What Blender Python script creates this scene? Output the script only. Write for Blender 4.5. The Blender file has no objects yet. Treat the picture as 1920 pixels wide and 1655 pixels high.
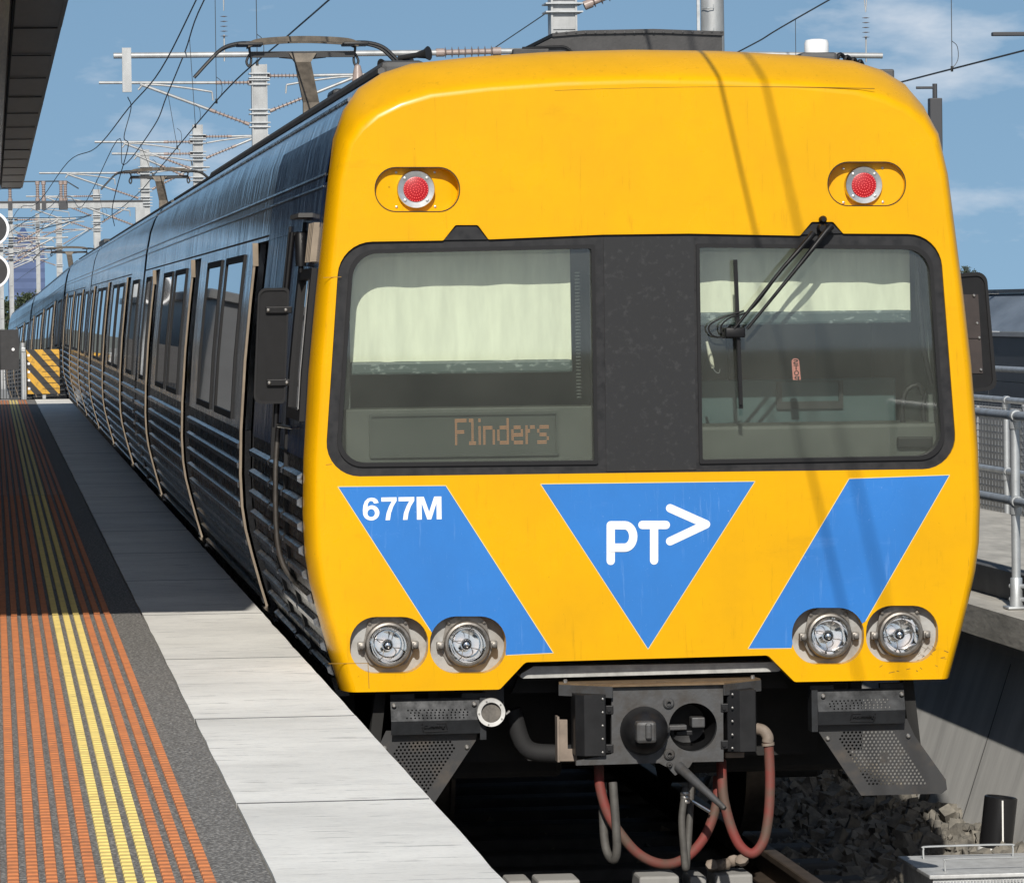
import bpy, bmesh, math, random
from mathutils import Vector, Matrix, Euler
from mathutils.geometry import tessellate_polygon, delaunay_2d_cdt
R = random.Random(7)
rad = math.radians
SC = bpy.context.scene
COL = SC.collection

# ------------------------------------------------------------------ camera
FPX, IW, IH, CAMZ = 8500.0, 1920.0, 1655.0, 2.68
yc = Vector((-975, 239.5, -FPX)).normalized()
_s = .01609
xv = Vector((1, _s, (-975 + 239.5 * _s) / FPX))
xv = (xv - yc * xv.dot(yc)).normalized()
zv = xv.cross(yc)
MC = Matrix(((xv.x, yc.x, zv.x), (xv.y, yc.y, zv.y), (xv.z, yc.z, zv.z)))   # world -> camera
cam_d = bpy.data.cameras.new('camera')
cam_d.sensor_width = 36.0
cam_d.lens = FPX / IW * 36.0
cam_d.clip_start = .5
cam_d.clip_end = 20000
cam = bpy.data.objects.new('camera', cam_d)
COL.objects.link(cam)
cam.matrix_world = Matrix.Translation((0, 0, CAMZ)) @ MC.transposed().to_4x4()
SC.camera = cam

# ------------------------------------------------------------------ light
SUN = Vector((.22, 1.5, -1.0)).normalized()          # direction the light travels
elev = math.asin(-SUN.z)
azim = math.atan2(-SUN.x, -SUN.y)                      # compass angle of the sun from +Y, clockwise
world = bpy.data.worlds.new('World')
SC.world = world
world.use_nodes = True
nt = world.node_tree
nt.nodes.clear()
sky = nt.nodes.new('ShaderNodeTexSky')
sky.sky_type = 'NISHITA'
sky.sun_disc = False
sky.sun_elevation = elev
sky.sun_rotation = azim
sky.altitude = 0
sky.air_density = 1.0
sky.dust_density = .6
sky.ozone_density = .35
tc = nt.nodes.new('ShaderNodeTexCoord')
mp = nt.nodes.new('ShaderNodeMapping')
mp.inputs['Scale'].default_value = (9, 9, 26)
mp.inputs['Location'].default_value = (-3.93, 2.03, 1.06)
nz = nt.nodes.new('ShaderNodeTexNoise')
nz.inputs['Scale'].default_value = 1.0
nz.inputs['Detail'].default_value = 7
nz.inputs['Roughness'].default_value = .58
cr = nt.nodes.new('ShaderNodeValToRGB')
cr.color_ramp.elements[0].position = .575
cr.color_ramp.elements[1].position = .74
cr.color_ramp.elements[1].color = (.75, .75, .75, 1)
mx = nt.nodes.new('ShaderNodeMix')
mx.data_type = 'RGBA'
mx.inputs['B'].default_value = (9.0, 9.2, 9.6, 1)
bg = nt.nodes.new('ShaderNodeBackground')
bg.inputs['Strength'].default_value = .102
ow = nt.nodes.new('ShaderNodeOutputWorld')
L = nt.links.new
sxyz = nt.nodes.new('ShaderNodeSeparateXYZ')
zz_ = nt.nodes.new('ShaderNodeMath'); zz_.operation = 'MULTIPLY_ADD'; zz_.inputs[1].default_value = .80; zz_.inputs[2].default_value = .24
cxyz = nt.nodes.new('ShaderNodeCombineXYZ')
L(tc.outputs['Generated'], sxyz.inputs[0])
L(sxyz.outputs['X'], cxyz.inputs['X']); L(sxyz.outputs['Y'], cxyz.inputs['Y']); L(sxyz.outputs['Z'], zz_.inputs[0]); L(zz_.outputs[0], cxyz.inputs['Z'])
nrm = nt.nodes.new('ShaderNodeVectorMath'); nrm.operation = 'NORMALIZE'
L(cxyz.outputs[0], nrm.inputs[0])
L(nrm.outputs[0], sky.inputs['Vector'])
L(tc.outputs['Generated'], mp.inputs['Vector'])
L(mp.outputs['Vector'], nz.inputs['Vector'])
L(nz.outputs['Fac'], cr.inputs['Fac'])
L(cr.outputs['Color'], mx.inputs['Factor'])
hs_ = nt.nodes.new('ShaderNodeHueSaturation'); hs_.inputs['Saturation'].default_value = 1.10; hs_.inputs['Hue'].default_value = .492
L(sky.outputs['Color'], hs_.inputs['Color'])
L(hs_.outputs['Color'], mx.inputs['A'])
L(mx.outputs['Result'], bg.inputs['Color'])
L(bg.outputs['Background'], ow.inputs['Surface'])
sun_d = bpy.data.lights.new('sun', 'SUN')
sun_d.energy = 5.0
sun_d.angle = rad(.53)
sun_d.color = (1.0, .95, .87)
sun = bpy.data.objects.new('sun', sun_d)
COL.objects.link(sun)
sun.rotation_euler = SUN.to_track_quat('-Z', 'Y').to_euler()
SC.view_settings.view_transform = 'Standard'
SC.view_settings.look = 'None'
SC.view_settings.exposure = -0.08
SC.view_settings.gamma = 1.0
SC.render.engine = 'CYCLES'
SC.cycles.max_bounces = 8
SC.cycles.transparent_max_bounces = 16
SC.cycles.sample_clamp_indirect = 12.0
SC.cycles.blur_glossy = 1.0

# ------------------------------------------------------------------ materials
MATS = {}
def mat(name, col, rough=.5, metal=0.0, noise=0.0, nscale=8.0, nstretch=(1, 1, 1), col2=None, bump=0.0,
        bscale=60.0, bstretch=None, spec=.5, coat=0.0, emis=None, estr=0.0, rnoise=0.0, lo=.35, hi=.68, detail=5, coatr=.08):
    m = bpy.data.materials.new(name)
    m.use_nodes = True
    t = m.node_tree
    p = t.nodes['Principled BSDF']
    p.inputs['Base Color'].default_value = (*col, 1)
    p.inputs['Roughness'].default_value = rough
    p.inputs['Metallic'].default_value = metal
    p.inputs['Specular IOR Level'].default_value = spec
    p.inputs['Coat Weight'].default_value = coat
    p.inputs['Coat Roughness'].default_value = coatr
    if emis:
        p.inputs['Emission Color'].default_value = (*emis, 1)
        p.inputs['Emission Strength'].default_value = estr
    if noise or rnoise:
        c = t.nodes.new('ShaderNodeTexCoord')
        mpp = t.nodes.new('ShaderNodeMapping')
        mpp.inputs['Scale'].default_value = nstretch
        n = t.nodes.new('ShaderNodeTexNoise')
        n.inputs['Scale'].default_value = nscale
        n.inputs['Detail'].default_value = detail
        n.inputs['Roughness'].default_value = .62
        t.links.new(c.outputs['Object'], mpp.inputs['Vector'])
        t.links.new(mpp.outputs['Vector'], n.inputs['Vector'])
        mr = t.nodes.new('ShaderNodeMapRange')
        mr.inputs['From Min'].default_value = lo
        mr.inputs['From Max'].default_value = hi
        t.links.new(n.outputs['Fac'], mr.inputs['Value'])
        if noise:
            x = t.nodes.new('ShaderNodeMix')
            x.data_type = 'RGBA'
            x.inputs['A'].default_value = (*col, 1)
            c2 = col2 or tuple(v * (1 - noise) for v in col)
            x.inputs['B'].default_value = (*c2, 1)
            t.links.new(mr.outputs['Result'], x.inputs['Factor'])
            t.links.new(x.outputs['Result'], p.inputs['Base Color'])
        if rnoise:
            a = t.nodes.new('ShaderNodeMath')
            a.operation = 'MULTIPLY_ADD'
            a.inputs[1].default_value = rnoise
            a.inputs[2].default_value = rough
            t.links.new(mr.outputs['Result'], a.inputs[0])
            t.links.new(a.outputs[0], p.inputs['Roughness'])
    if bump:
        c = t.nodes.new('ShaderNodeTexCoord')
        mpp = t.nodes.new('ShaderNodeMapping')
        mpp.inputs['Scale'].default_value = bstretch or nstretch
        n = t.nodes.new('ShaderNodeTexNoise')
        n.inputs['Scale'].default_value = bscale
        n.inputs['Detail'].default_value = 4
        b = t.nodes.new('ShaderNodeBump')
        b.inputs['Strength'].default_value = 1.0
        b.inputs['Distance'].default_value = bump
        t.links.new(c.outputs['Object'], mpp.inputs['Vector'])
        t.links.new(mpp.outputs['Vector'], n.inputs['Vector'])
        t.links.new(n.outputs['Fac'], b.inputs['Height'])
        t.links.new(b.outputs['Normal'], p.inputs['Normal'])
    MATS[name] = m
    return m

def glass_mat(name, tint, refl=1.45, rough=.02, dust=0.0):
    m = bpy.data.materials.new(name)
    m.use_nodes = True
    t = m.node_tree
    t.nodes.clear()
    o = t.nodes.new('ShaderNodeOutputMaterial')
    tr = t.nodes.new('ShaderNodeBsdfTransparent')
    tr.inputs['Color'].default_value = (*tint, 1)
    g = t.nodes.new('ShaderNodeBsdfGlossy')
    g.inputs['Roughness'].default_value = rough
    f = t.nodes.new('ShaderNodeFresnel')
    f.inputs['IOR'].default_value = refl
    x = t.nodes.new('ShaderNodeMixShader')
    t.links.new(f.outputs[0], x.inputs['Fac'])
    t.links.new(tr.outputs[0], x.inputs[1])
    t.links.new(g.outputs[0], x.inputs[2])
    out = x.outputs[0]
    if dust:
        d = t.nodes.new('ShaderNodeBsdfDiffuse')
        d.inputs['Color'].default_value = (.60, .62, .55, 1)
        n = t.nodes.new('ShaderNodeTexNoise')
        n.inputs['Scale'].default_value = 2.5
        n.inputs['Detail'].default_value = 6
        c = t.nodes.new('ShaderNodeTexCoord')
        mm = t.nodes.new('ShaderNodeMath'); mm.operation = 'MULTIPLY'; mm.inputs[1].default_value = dust * 2
        t.links.new(c.outputs['Object'], n.inputs['Vector'])
        t.links.new(n.outputs['Fac'], mm.inputs[0])
        y = t.nodes.new('ShaderNodeMixShader')
        t.links.new(mm.outputs[0], y.inputs['Fac'])
        t.links.new(out, y.inputs[1])
        t.links.new(d.outputs[0], y.inputs[2])
        out = y.outputs[0]
    t.links.new(out, o.inputs['Surface'])
    MATS[name] = m
    return m

def paint_mat(name, col, dirt, rough=.32, coat=.35):
    """glossy train paint: faint mottling, fine specks and thin vertical run marks"""
    m = mat(name, col, rough, spec=.2, noise=1, nscale=1.7, col2=tuple(c * .86 for c in col), coat=coat, bump=.0012, bscale=3, rnoise=.14,
            nstretch=(1, 1, 1), coatr=.12)
    t = m.node_tree
    p = t.nodes['Principled BSDF']
    base = p.inputs['Base Color'].links[0].from_socket
    c = t.nodes.new('ShaderNodeTexCoord')
    def layer(base, scale, stretch, lo, hi, amount):
        mpp = t.nodes.new('ShaderNodeMapping')
        mpp.inputs['Scale'].default_value = stretch
        n = t.nodes.new('ShaderNodeTexNoise')
        n.inputs['Scale'].default_value = scale
        n.inputs['Detail'].default_value = 6
        n.inputs['Roughness'].default_value = .7
        mr = t.nodes.new('ShaderNodeMapRange')
        mr.inputs['From Min'].default_value = lo
        mr.inputs['From Max'].default_value = hi
        mr.inputs['To Max'].default_value = amount
        x = t.nodes.new('ShaderNodeMix')
        x.data_type = 'RGBA'
        x.inputs['B'].default_value = (*dirt, 1)
        t.links.new(c.outputs['Object'], mpp.inputs['Vector'])
        t.links.new(mpp.outputs['Vector'], n.inputs['Vector'])
        t.links.new(n.outputs['Fac'], mr.inputs['Value'])
        t.links.new(mr.outputs['Result'], x.inputs['Factor'])
        t.links.new(base, x.inputs['A'])
        return x.outputs['Result']
    base = layer(base, 34, (1, 1, 1), .665, .72, .70)
    base = layer(base, 7, (5, 5, .45), .58, .80, .42)
    base = layer(base, 26, (1, 1, .12), .675, .74, .55)
    base = layer(base, 5, (.4, 1, 1.6), .60, .80, .22)
    base = layer(base, 90, (1, 1, 1), .64, .70, .45)
    t.links.new(base, p.inputs['Base Color'])
    return m

def slab_mat():
    m = mat('slab_concrete', (.86, .84, .78), .75, noise=1, nscale=.9, nstretch=(1, 1.3, 1), col2=(.66, .645, .60), lo=.35, hi=.75, bump=.002, bscale=60)
    t = m.node_tree
    p = t.nodes['Principled BSDF']
    base = p.inputs['Base Color'].links[0].from_socket
    c = t.nodes.new('ShaderNodeTexCoord')
    for scale, st, lo, hi, amt, colr in ((4, (1, 1.6, 1), .52, .80, .38, (.44, .43, .40)), (3.2, (1, 9, 1), .63, .65, .70, (.30, .29, .275)), (1.6, (1, 1.3, 1), .50, .75, .30, (.55, .53, .48)), (38, (1, 2.4, 1), .54, .70, .38, (.46, .45, .42)), (11, (1, 2.2, 1), .58, .75, .35, (.42, .41, .385))):
        mpp = t.nodes.new('ShaderNodeMapping'); mpp.inputs['Scale'].default_value = st
        n = t.nodes.new('ShaderNodeTexNoise'); n.inputs['Scale'].default_value = scale; n.inputs['Detail'].default_value = 5; n.inputs['Roughness'].default_value = .6
        mr = t.nodes.new('ShaderNodeMapRange'); mr.inputs['From Min'].default_value = lo; mr.inputs['From Max'].default_value = hi; mr.inputs['To Max'].default_value = amt
        x = t.nodes.new('ShaderNodeMix'); x.data_type = 'RGBA'; x.inputs['B'].default_value = (*colr, 1)
        t.links.new(c.outputs['Object'], mpp.inputs['Vector']); t.links.new(mpp.outputs['Vector'], n.inputs['Vector'])
        t.links.new(n.outputs['Fac'], mr.inputs['Value']); t.links.new(mr.outputs['Result'], x.inputs['Factor'])
        t.links.new(base, x.inputs['A']); base = x.outputs['Result']
    t.links.new(base, p.inputs['Base Color'])
slab_mat()
paint_mat('yellow_paint', (.735, .375, .0015), (.17, .09, .01), .24, .06)
paint_mat('blue_paint', (.036, .185, .53), (.20, .36, .68), .24, .15)
mat('white_print', (.82, .83, .82), .4, noise=.12, nscale=30)
mat('black_frame', (.012, .0125, .014), .42, spec=.28, noise=.5, nscale=20, col2=(.024, .024, .026), rnoise=.2)
mat('pillar_grey', (.019, .0195, .021), .5, spec=.28, noise=1, nscale=34, col2=(.042, .042, .044), lo=.55, hi=.8, rnoise=.15)
mat('rubber', (.008, .008, .009), .55, spec=.3)
mat('satin_black', (.008, .008, .009), .45, noise=.4, nscale=25, spec=.28)
glass_mat('windscreen_glass', (.93, .955, .93), 1.62, dust=.022)
mat('tinted_glass', (.010, .012, .013), .03, spec=.9, coat=.6, coatr=.01)
mat('stainless', (.46, .50, .56), .07, 1.0, noise=.45, nscale=3, nstretch=(1, 2.2, .5), rnoise=.12, bump=.005, bscale=2.6,
    bstretch=(1, 3.2, .45))
mat('stainless_rib', (.42, .43, .45), .10, 1.0, noise=.4, nscale=5, nstretch=(1, 2, 2), rnoise=.16, bump=.006, bscale=5, bstretch=(1, 2.5, 1))
mat('panel_dark', (.030, .031, .034), .20, .6, noise=.4, nscale=4, nstretch=(1, 1.6, 3), rnoise=.12, bump=.008, bscale=5, bstretch=(1, 2.5, .8))
mat('jamb_steel', (.30, .245, .185), .45, .5, noise=.25, nscale=9)
mat('navy_side', (.010, .026, .080), .14, .2, spec=.25, noise=.5, nscale=5, nstretch=(1, 3, .4), bump=.010, bscale=3,
    bstretch=(1, 4, .35), rnoise=.15)
mat('interior_dark', (.020, .021, .022), .7)
mat('gangway', (.014, .014, .015), .8)
mat('roof_grey', (.075, .074, .073), .6, noise=.4, nscale=6)
mat('roof_box', (.040, .038, .037), .6, noise=.35, nscale=16, bump=.001, bscale=90)
mat('panto_brown', (.115, .095, .072), .55, .35, noise=.5, nscale=14)
mat('panto_black', (.02, .02, .02), .5)
mat('blind_cream', (.80, .81, .66), .8, noise=.18, nscale=5, nstretch=(3, 1, .6), bump=.006, bscale=3, bstretch=(4, 1, .5))
mat('blind_bar', (.060, .085, .085), .4, noise=1, nscale=22, col2=(.26, .30, .30), lo=.56, hi=.66, nstretch=(1, 1, 2))
mat('cab_wall', (.075, .085, .080), .65, noise=.3, nscale=4)
mat('cab_teal', (.040, .078, .084), .55, noise=.2, nscale=6)
mat('cab_desk', (.066, .072, .064), .6, noise=.2, nscale=7)
mat('cab_brown', (.12, .095, .075), .6, noise=.3, nscale=6)
mat('display_dark', (.045, .050, .044), .35)
mat('tag_pink', (.62, .22, .19), .5)
mat('tag_red', (.05, .008, .01), .5)
mat('cream_plastic', (.62, .60, .50), .4)
mat('lamp_housing', (.36, .36, .35), .55, noise=1, nscale=11, col2=(.24, .225, .205), lo=.45, hi=.75)
mat('lamp_ring', (.30, .275, .245), .45, .6, noise=.5, nscale=26)
mat('chrome', (.94, .93, .91), .05, 1.0)
mat('brushed_steel', (.60, .59, .57), .3, 1.0, noise=.2, nscale=40)
glass_mat('lamp_glass', (.95, .95, .95), 1.5, .01)
mat('red_lens', (.30, .004, .008), .3, emis=(1, .02, .03), estr=.10)
mat('led_pink', (.80, .12, .12), .3, emis=(1, .22, .20), estr=.40)
mat('bulb', (.8, .8, .8), .1, .3)
mat('coupler_grey', (.075, .076, .078), .5, .25, noise=1, nscale=11, col2=(.048, .042, .036), lo=.42, hi=.72, bump=.0012, bscale=50, rnoise=.15)
mat('coupler_dark', (.016, .016, .017), .45, .2, spec=.35, noise=.4, nscale=14)
mat('cover_rust', (.16, .105, .055), .7, noise=.4, nscale=18)
mat('bracket_tan', (.25, .20, .16), .7, noise=.35, nscale=12)
mat('deflector', (.060, .060, .061), .5, .2, noise=1, nscale=7, col2=(.105, .088, .072), lo=.5, hi=.75, rnoise=.15)
mat('deflector_top', (.026, .028, .031), .45, .2, spec=.35, noise=.5, nscale=18, rnoise=.2)
mat('bolt_steel', (.45, .43, .40), .4, .9)
mat('hose_red', (.18, .036, .030), .7, spec=.3, noise=1, nscale=6, col2=(.095, .062, .046), lo=.38, hi=.60)
mat('hose_grey', (.085, .080, .072), .7, noise=.4, nscale=18)
mat('horn_white', (.58, .57, .54), .45, noise=.25, nscale=20)
mat('horn_mesh', (.16, .145, .125), .7, noise=.5, nscale=40)
mat('valance_bar', (.42, .42, .40), .6, noise=.35, nscale=18)
mat('under_dark', (.018, .0175, .017), .8, noise=.4, nscale=6)
mat('wheel_steel', (.10, .09, .08), .5, .7, noise=.4, nscale=12)
mat('white_dome', (.78, .78, .77), .35)
mat('asphalt', (.12, .113, .104), .85, noise=1, nscale=85, col2=(.46, .44, .40), lo=.47, hi=.70, bump=.004, bscale=240, detail=2)
mat('tactile_orange', (.56, .195, .070), .7, noise=1, nscale=14, col2=(.36, .135, .060), lo=.45, hi=.75)
mat('tactile_yellow', (.80, .61, .19), .7, noise=1, nscale=14, col2=(.58, .44, .15), lo=.45, hi=.75)
mat('concrete', (.33, .325, .31), .85, noise=.3, nscale=1.6, nstretch=(1, 1, .35), bump=.003, bscale=30)
mat('wall_concrete', (.60, .595, .57), .8, noise=1, nscale=1.7, nstretch=(1, 2.2, .22), col2=(.45, .445, .43), lo=.4, hi=.66,
    bump=.002, bscale=20)
mat('concrete_pale', (.50, .47, .41), .85, noise=.35, nscale=7, nstretch=(1, .3, 1), bump=.003, bscale=26)
mat('concrete_dark', (.10, .10, .10), .85, noise=.35, nscale=5)
mat('ballast_stone', (.24, .22, .185), .9, noise=1, nscale=9, col2=(.095, .09, .08), bump=.006, bscale=40)
mat('ballast_base', (.085, .08, .07), .95, noise=.5, nscale=30, bump=.02, bscale=30)
mat('rail_steel', (.18, .14, .11), .5, .7, noise=.4, nscale=8)
mat('galvanised', (.52, .54, .55), .42, .55, noise=.3, nscale=9, rnoise=.15)
mat('galv_mast', (.42, .43, .43), .5, .35, noise=.28, nscale=5, nstretch=(1, 1, .4))
mat('insulator', (.34, .27, .24), .4, noise=.2, nscale=20)
mat('wire_copper', (.045, .045, .042), .5, .3)
mat('mesh_wire', (.20, .21, .22), .5, .6)
mat('noise_panel', (.050, .054, .062), .5, noise=.25, nscale=2)
mat('noise_fabric', (.20, .23, .27), .45, noise=.5, nscale=1.2, nstretch=(1, .35, 1.4), bump=.03, bscale=1.4,
    bstretch=(1, .4, 1.2))
mat('canopy_grey', (.22, .205, .19), .3, noise=.3, nscale=4, nstretch=(3, .4, 1))
mat('canopy_timber', (.30, .20, .10), .35, noise=.55, nscale=5, nstretch=(8, .35, 1), col2=(.09, .06, .035), coat=.3)
mat('post_dark', (.045, .046, .05), .5)
mat('sign_black', (.030, .030, .032), .45, noise=.3, nscale=9)
mat('sign_white', (.80, .80, .80), .5)
mat('hazard_yellow', (.56, .31, .030), .6, noise=1, nscale=14, col2=(.26, .15, .035), lo=.5, hi=.70)
mat('tower_haze_blue', (.085, .125, .25), .4, noise=.2, nscale=.2)  # blue of the distance haze put into both facade colours
mat('tower_haze_dark', (.055, .085, .18), .4)
mat('white_wall', (.75, .76, .76), .7)
mat('window_far', (.10, .12, .14), .2)
mat('leaf_dark', (.045, .065, .028), .7, noise=.5, nscale=.8)
mat('leaf_far', (.060, .075, .045), .7, noise=.5, nscale=.8)
mat('bark', (.09, .07, .05), .9)
mat('ground_far', (.16, .17, .14), .95, noise=.4, nscale=.02)
mat('pit_metal', (.62, .63, .63), .5, .2, noise=.3, nscale=14, rnoise=.15)
mat('pipe_black', (.012, .012, .013), .3)
mat('pipe_white', (.75, .75, .73), .5)
mat('unseen_block_grey', (.055, .058, .062), .5, noise=.3, nscale=1)
mat('soft_grey', (.30, .31, .32), .6, noise=.2, nscale=3)

# LED dot text material: amber dots on a grid that moves with the sign
def led_mat():
    m = bpy.data.materials.new('led_amber')
    m.use_nodes = True
    t = m.node_tree
    p = t.nodes['Principled BSDF']
    c = t.nodes.new('ShaderNodeTexCoord')
    sp = t.nodes.new('ShaderNodeSeparateXYZ')
    t.links.new(c.outputs['Object'], sp.inputs[0])
    prod = None
    for ax in ('X', 'Z'):
        a = t.nodes.new('ShaderNodeMath'); a.operation = 'MULTIPLY'; a.inputs[1].default_value = 1 / .0095 * math.pi
        b = t.nodes.new('ShaderNodeMath'); b.operation = 'SINE'
        d = t.nodes.new('ShaderNodeMath'); d.operation = 'ABSOLUTE'
        t.links.new(sp.outputs[ax], a.inputs[0]); t.links.new(a.outputs[0], b.inputs[0]); t.links.new(b.outputs[0], d.inputs[0])
        if prod is None: prod = d
        else:
            e = t.nodes.new('ShaderNodeMath'); e.operation = 'MULTIPLY'
            t.links.new(prod.outputs[0], e.inputs[0]); t.links.new(d.outputs[0], e.inputs[1]); prod = e
    x = t.nodes.new('ShaderNodeMix'); x.data_type = 'RGBA'
    x.inputs['A'].default_value = (.42, .19, .09, 1); x.inputs['B'].default_value = (.50, .22, .10, 1)
    t.links.new(prod.outputs[0], x.inputs['Factor'])
    t.links.new(x.outputs['Result'], p.inputs['Base Color'])
    t.links.new(x.outputs['Result'], p.inputs['Emission Color'])
    p.inputs['Emission Strength'].default_value = .14
    MATS['led_amber'] = m
led_mat()

# ------------------------------------------------------------------ mesh helpers
class MB:
    def __init__(s):
        s.v, s.f = [], []
    def add(s, vs, fs):
        o = len(s.v)
        s.v.extend([tuple(v) for v in vs])
        s.f.extend([tuple(i + o for i in f) for f in fs])
        return s
    def box(s, x0, x1, y0, y1, z0, z1):
        vs = [(x, y, z) for z in (z0, z1) for y in (y0, y1) for x in (x0, x1)]
        return s.add(vs, [(0, 2, 3, 1), (4, 5, 7, 6), (0, 1, 5, 4), (2, 6, 7, 3), (0, 4, 6, 2), (1, 3, 7, 5)])
    def bbox(s, x0, x1, y0, y1, z0, z1, b=.01):
        """box with chamfered edges"""
        bm = bmesh.new()
        bmesh.ops.create_cube(bm, size=1)
        for v in bm.verts:
            v.co = Vector(((x0 + x1) / 2 + v.co.x * (x1 - x0), (y0 + y1) / 2 + v.co.y * (y1 - y0), (z0 + z1) / 2 + v.co.z * (z1 - z0)))
        bmesh.ops.bevel(bm, geom=bm.edges[:], offset=b, segments=2, profile=.5, affect='EDGES')
        bm.verts.ensure_lookup_table()
        bm.verts.index_update()
        s.add([v.co[:] for v in bm.verts], [[v.index for v in f.verts] for f in bm.faces])
        bm.free()
        return s
    def bar(s, p, q, w, h=None, up=(0, 0, 1)):
        h = h or w
        p, q = Vector(p), Vector(q)
        d = (q - p).normalized()
        u = Vector(up)
        if abs(d.dot(u)) > .98: u = Vector((1, 0, 0))
        a = d.cross(u).normalized() * (w / 2)
        b = a.cross(d).normalized() * (h / 2)
        vs = [c + sa * a + sb * b for c in (p, q) for sa, sb in ((-1, -1), (1, -1), (1, 1), (-1, 1))]
        return s.add(vs, [(0, 3, 2, 1), (4, 5, 6, 7), (0, 1, 5, 4), (1, 2, 6, 5), (2, 3, 7, 6), (3, 0, 4, 7)])
    def tube(s, pts, r, n=8, cap=True):
        pts = [Vector(p) for p in pts]
        rs = r if isinstance(r, (list, tuple)) else [r] * len(pts)
        rings = []
        u = None
        for i, p in enumerate(pts):
            d = (pts[min(i + 1, len(pts) - 1)] - pts[max(i - 1, 0)]).normalized()
            if u is None:
                u = Vector((0, 0, 1)) if abs(d.z) < .9 else Vector((1, 0, 0))
            u = (u - d * u.dot(d)).normalized()
            w = d.cross(u)
            rings.append([p + rs[i] * (math.cos(2 * math.pi * k / n) * u + math.sin(2 * math.pi * k / n) * w) for k in range(n)])
        vs = [v for r_ in rings for v in r_]
        fs = []
        for i in range(len(rings) - 1):
            for k in range(n):
                fs.append((i * n + k, i * n + (k + 1) % n, (i + 1) * n + (k + 1) % n, (i + 1) * n + k))
        if cap:
            fs.append(tuple(range(n))[::-1])
            fs.append(tuple((len(rings) - 1) * n + k for k in range(n)))
        return s.add(vs, fs)
    def lathe(s, prof, c, axis, n=24, cap=True):
        """prof: list of (radius, distance along axis) from c"""
        a = Vector(axis).normalized()
        u = Vector((0, 0, 1)) if abs(a.z) < .9 else Vector((1, 0, 0))
        u = (u - a * u.dot(a)).normalized()
        w = a.cross(u)
        c = Vector(c)
        vs, fs = [], []
        for r, t in prof:
            for k in range(n):
                th = 2 * math.pi * k / n
                vs.append(c + a * t + r * (math.cos(th) * u + math.sin(th) * w))
        for i in range(len(prof) - 1):
            for k in range(n):
                fs.append((i * n + k, i * n + (k + 1) % n, (i + 1) * n + (k + 1) % n, (i + 1) * n + k))
        if cap and prof[0][0] > 1e-5: fs.append(tuple(range(n))[::-1])
        if cap and prof[-1][0] > 1e-5: fs.append(tuple((len(prof) - 1) * n + k for k in range(n)))
        return s.add(vs, fs)
    def plate(s, outer, holes, fn, t0, t1):
        """flat plate with holes; fn(a, b, t) -> point, thickness from t0 to t1"""
        loops = [outer] + list(holes)
        flat = [p for l in loops for p in l]
        if len(holes) > 8:
            ed, o_ = [], 0
            for l in loops:
                ed += [(o_ + i, o_ + (i + 1) % len(l)) for i in range(len(l))]
                o_ += len(l)
            res = delaunay_2d_cdt([Vector(p) for p in flat], ed, [], 1, 1e-7)
            own = [li for li, l in enumerate(loops) for _ in l]
            mapb = [o3[0] for o3 in res[3]]
            tris = [tuple(mapb[i] for i in t) for t in res[2]]
            tris = [t for t in tris if not (own[t[0]] == own[t[1]] == own[t[2]] != 0)]
        else:
            tris = tessellate_polygon([[Vector((a, b, 0)) for a, b in l] for l in loops])
        n = len(flat)
        vs = [fn(a, b, t0) for a, b in flat] + [fn(a, b, t1) for a, b in flat]
        fs = [tuple(t) for t in tris] + [tuple(i + n for i in t[::-1]) for t in tris]
        o = 0
        for l in loops:
            k = len(l)
            for i in range(k):
                j = (i + 1) % k
                fs.append((o + i, o + j, n + o + j, n + o + i))
            o += k
        return s.add(vs, fs)
    def loft(s, rings, closed=True, cap0=False, cap1=False):
        n = len(rings[0])
        vs = [v for r in rings for v in r]
        fs = []
        for i in range(len(rings) - 1):
            for k in range(n if closed else n - 1):
                fs.append((i * n + k, i * n + (k + 1) % n, (i + 1) * n + (k + 1) % n, (i + 1) * n + k))
        if cap0: fs.append(tuple(range(n)))
        if cap1: fs.append(tuple((len(rings) - 1) * n + k for k in range(n)))
        return s.add(vs, fs)
    def mesh(s, name, smooth=None):
        me = bpy.data.meshes.new(name)
        me.from_pydata(s.v, [], s.f)
        bm = bmesh.new()
        bm.from_mesh(me)
        bmesh.ops.remove_doubles(bm, verts=bm.verts, dist=1e-5)
        bmesh.ops.recalc_face_normals(bm, faces=bm.faces)
        bm.to_mesh(me)
        bm.free()
        if smooth:
            me.shade_smooth()
            me.set_sharp_from_angle(angle=rad(smooth))
        return me
    def build(s, name, m, parent=None, smooth=None, loc=None, split=False):
        if split:
            par = list(range(len(s.v)))
            def find(i):
                while par[i] != i:
                    par[i] = par[par[i]]; i = par[i]
                return i
            for f in s.f:
                for i in f[1:]: par[find(i)] = find(f[0])
            comp = {}
            for f in s.f: comp.setdefault(find(f[0]), []).append(f)
            for fs in comp.values():
                ids = sorted({i for f in fs for i in f}); ix = {v: k for k, v in enumerate(ids)}
                b = MB(); b.add([s.v[i] for i in ids], [tuple(ix[i] for i in f) for f in fs])
                b.build(name, m, parent, smooth, loc)
            return
        me = s.mesh(name, smooth)
        me.materials.append(MATS[m])
        return link(name, me, parent, loc)

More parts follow.
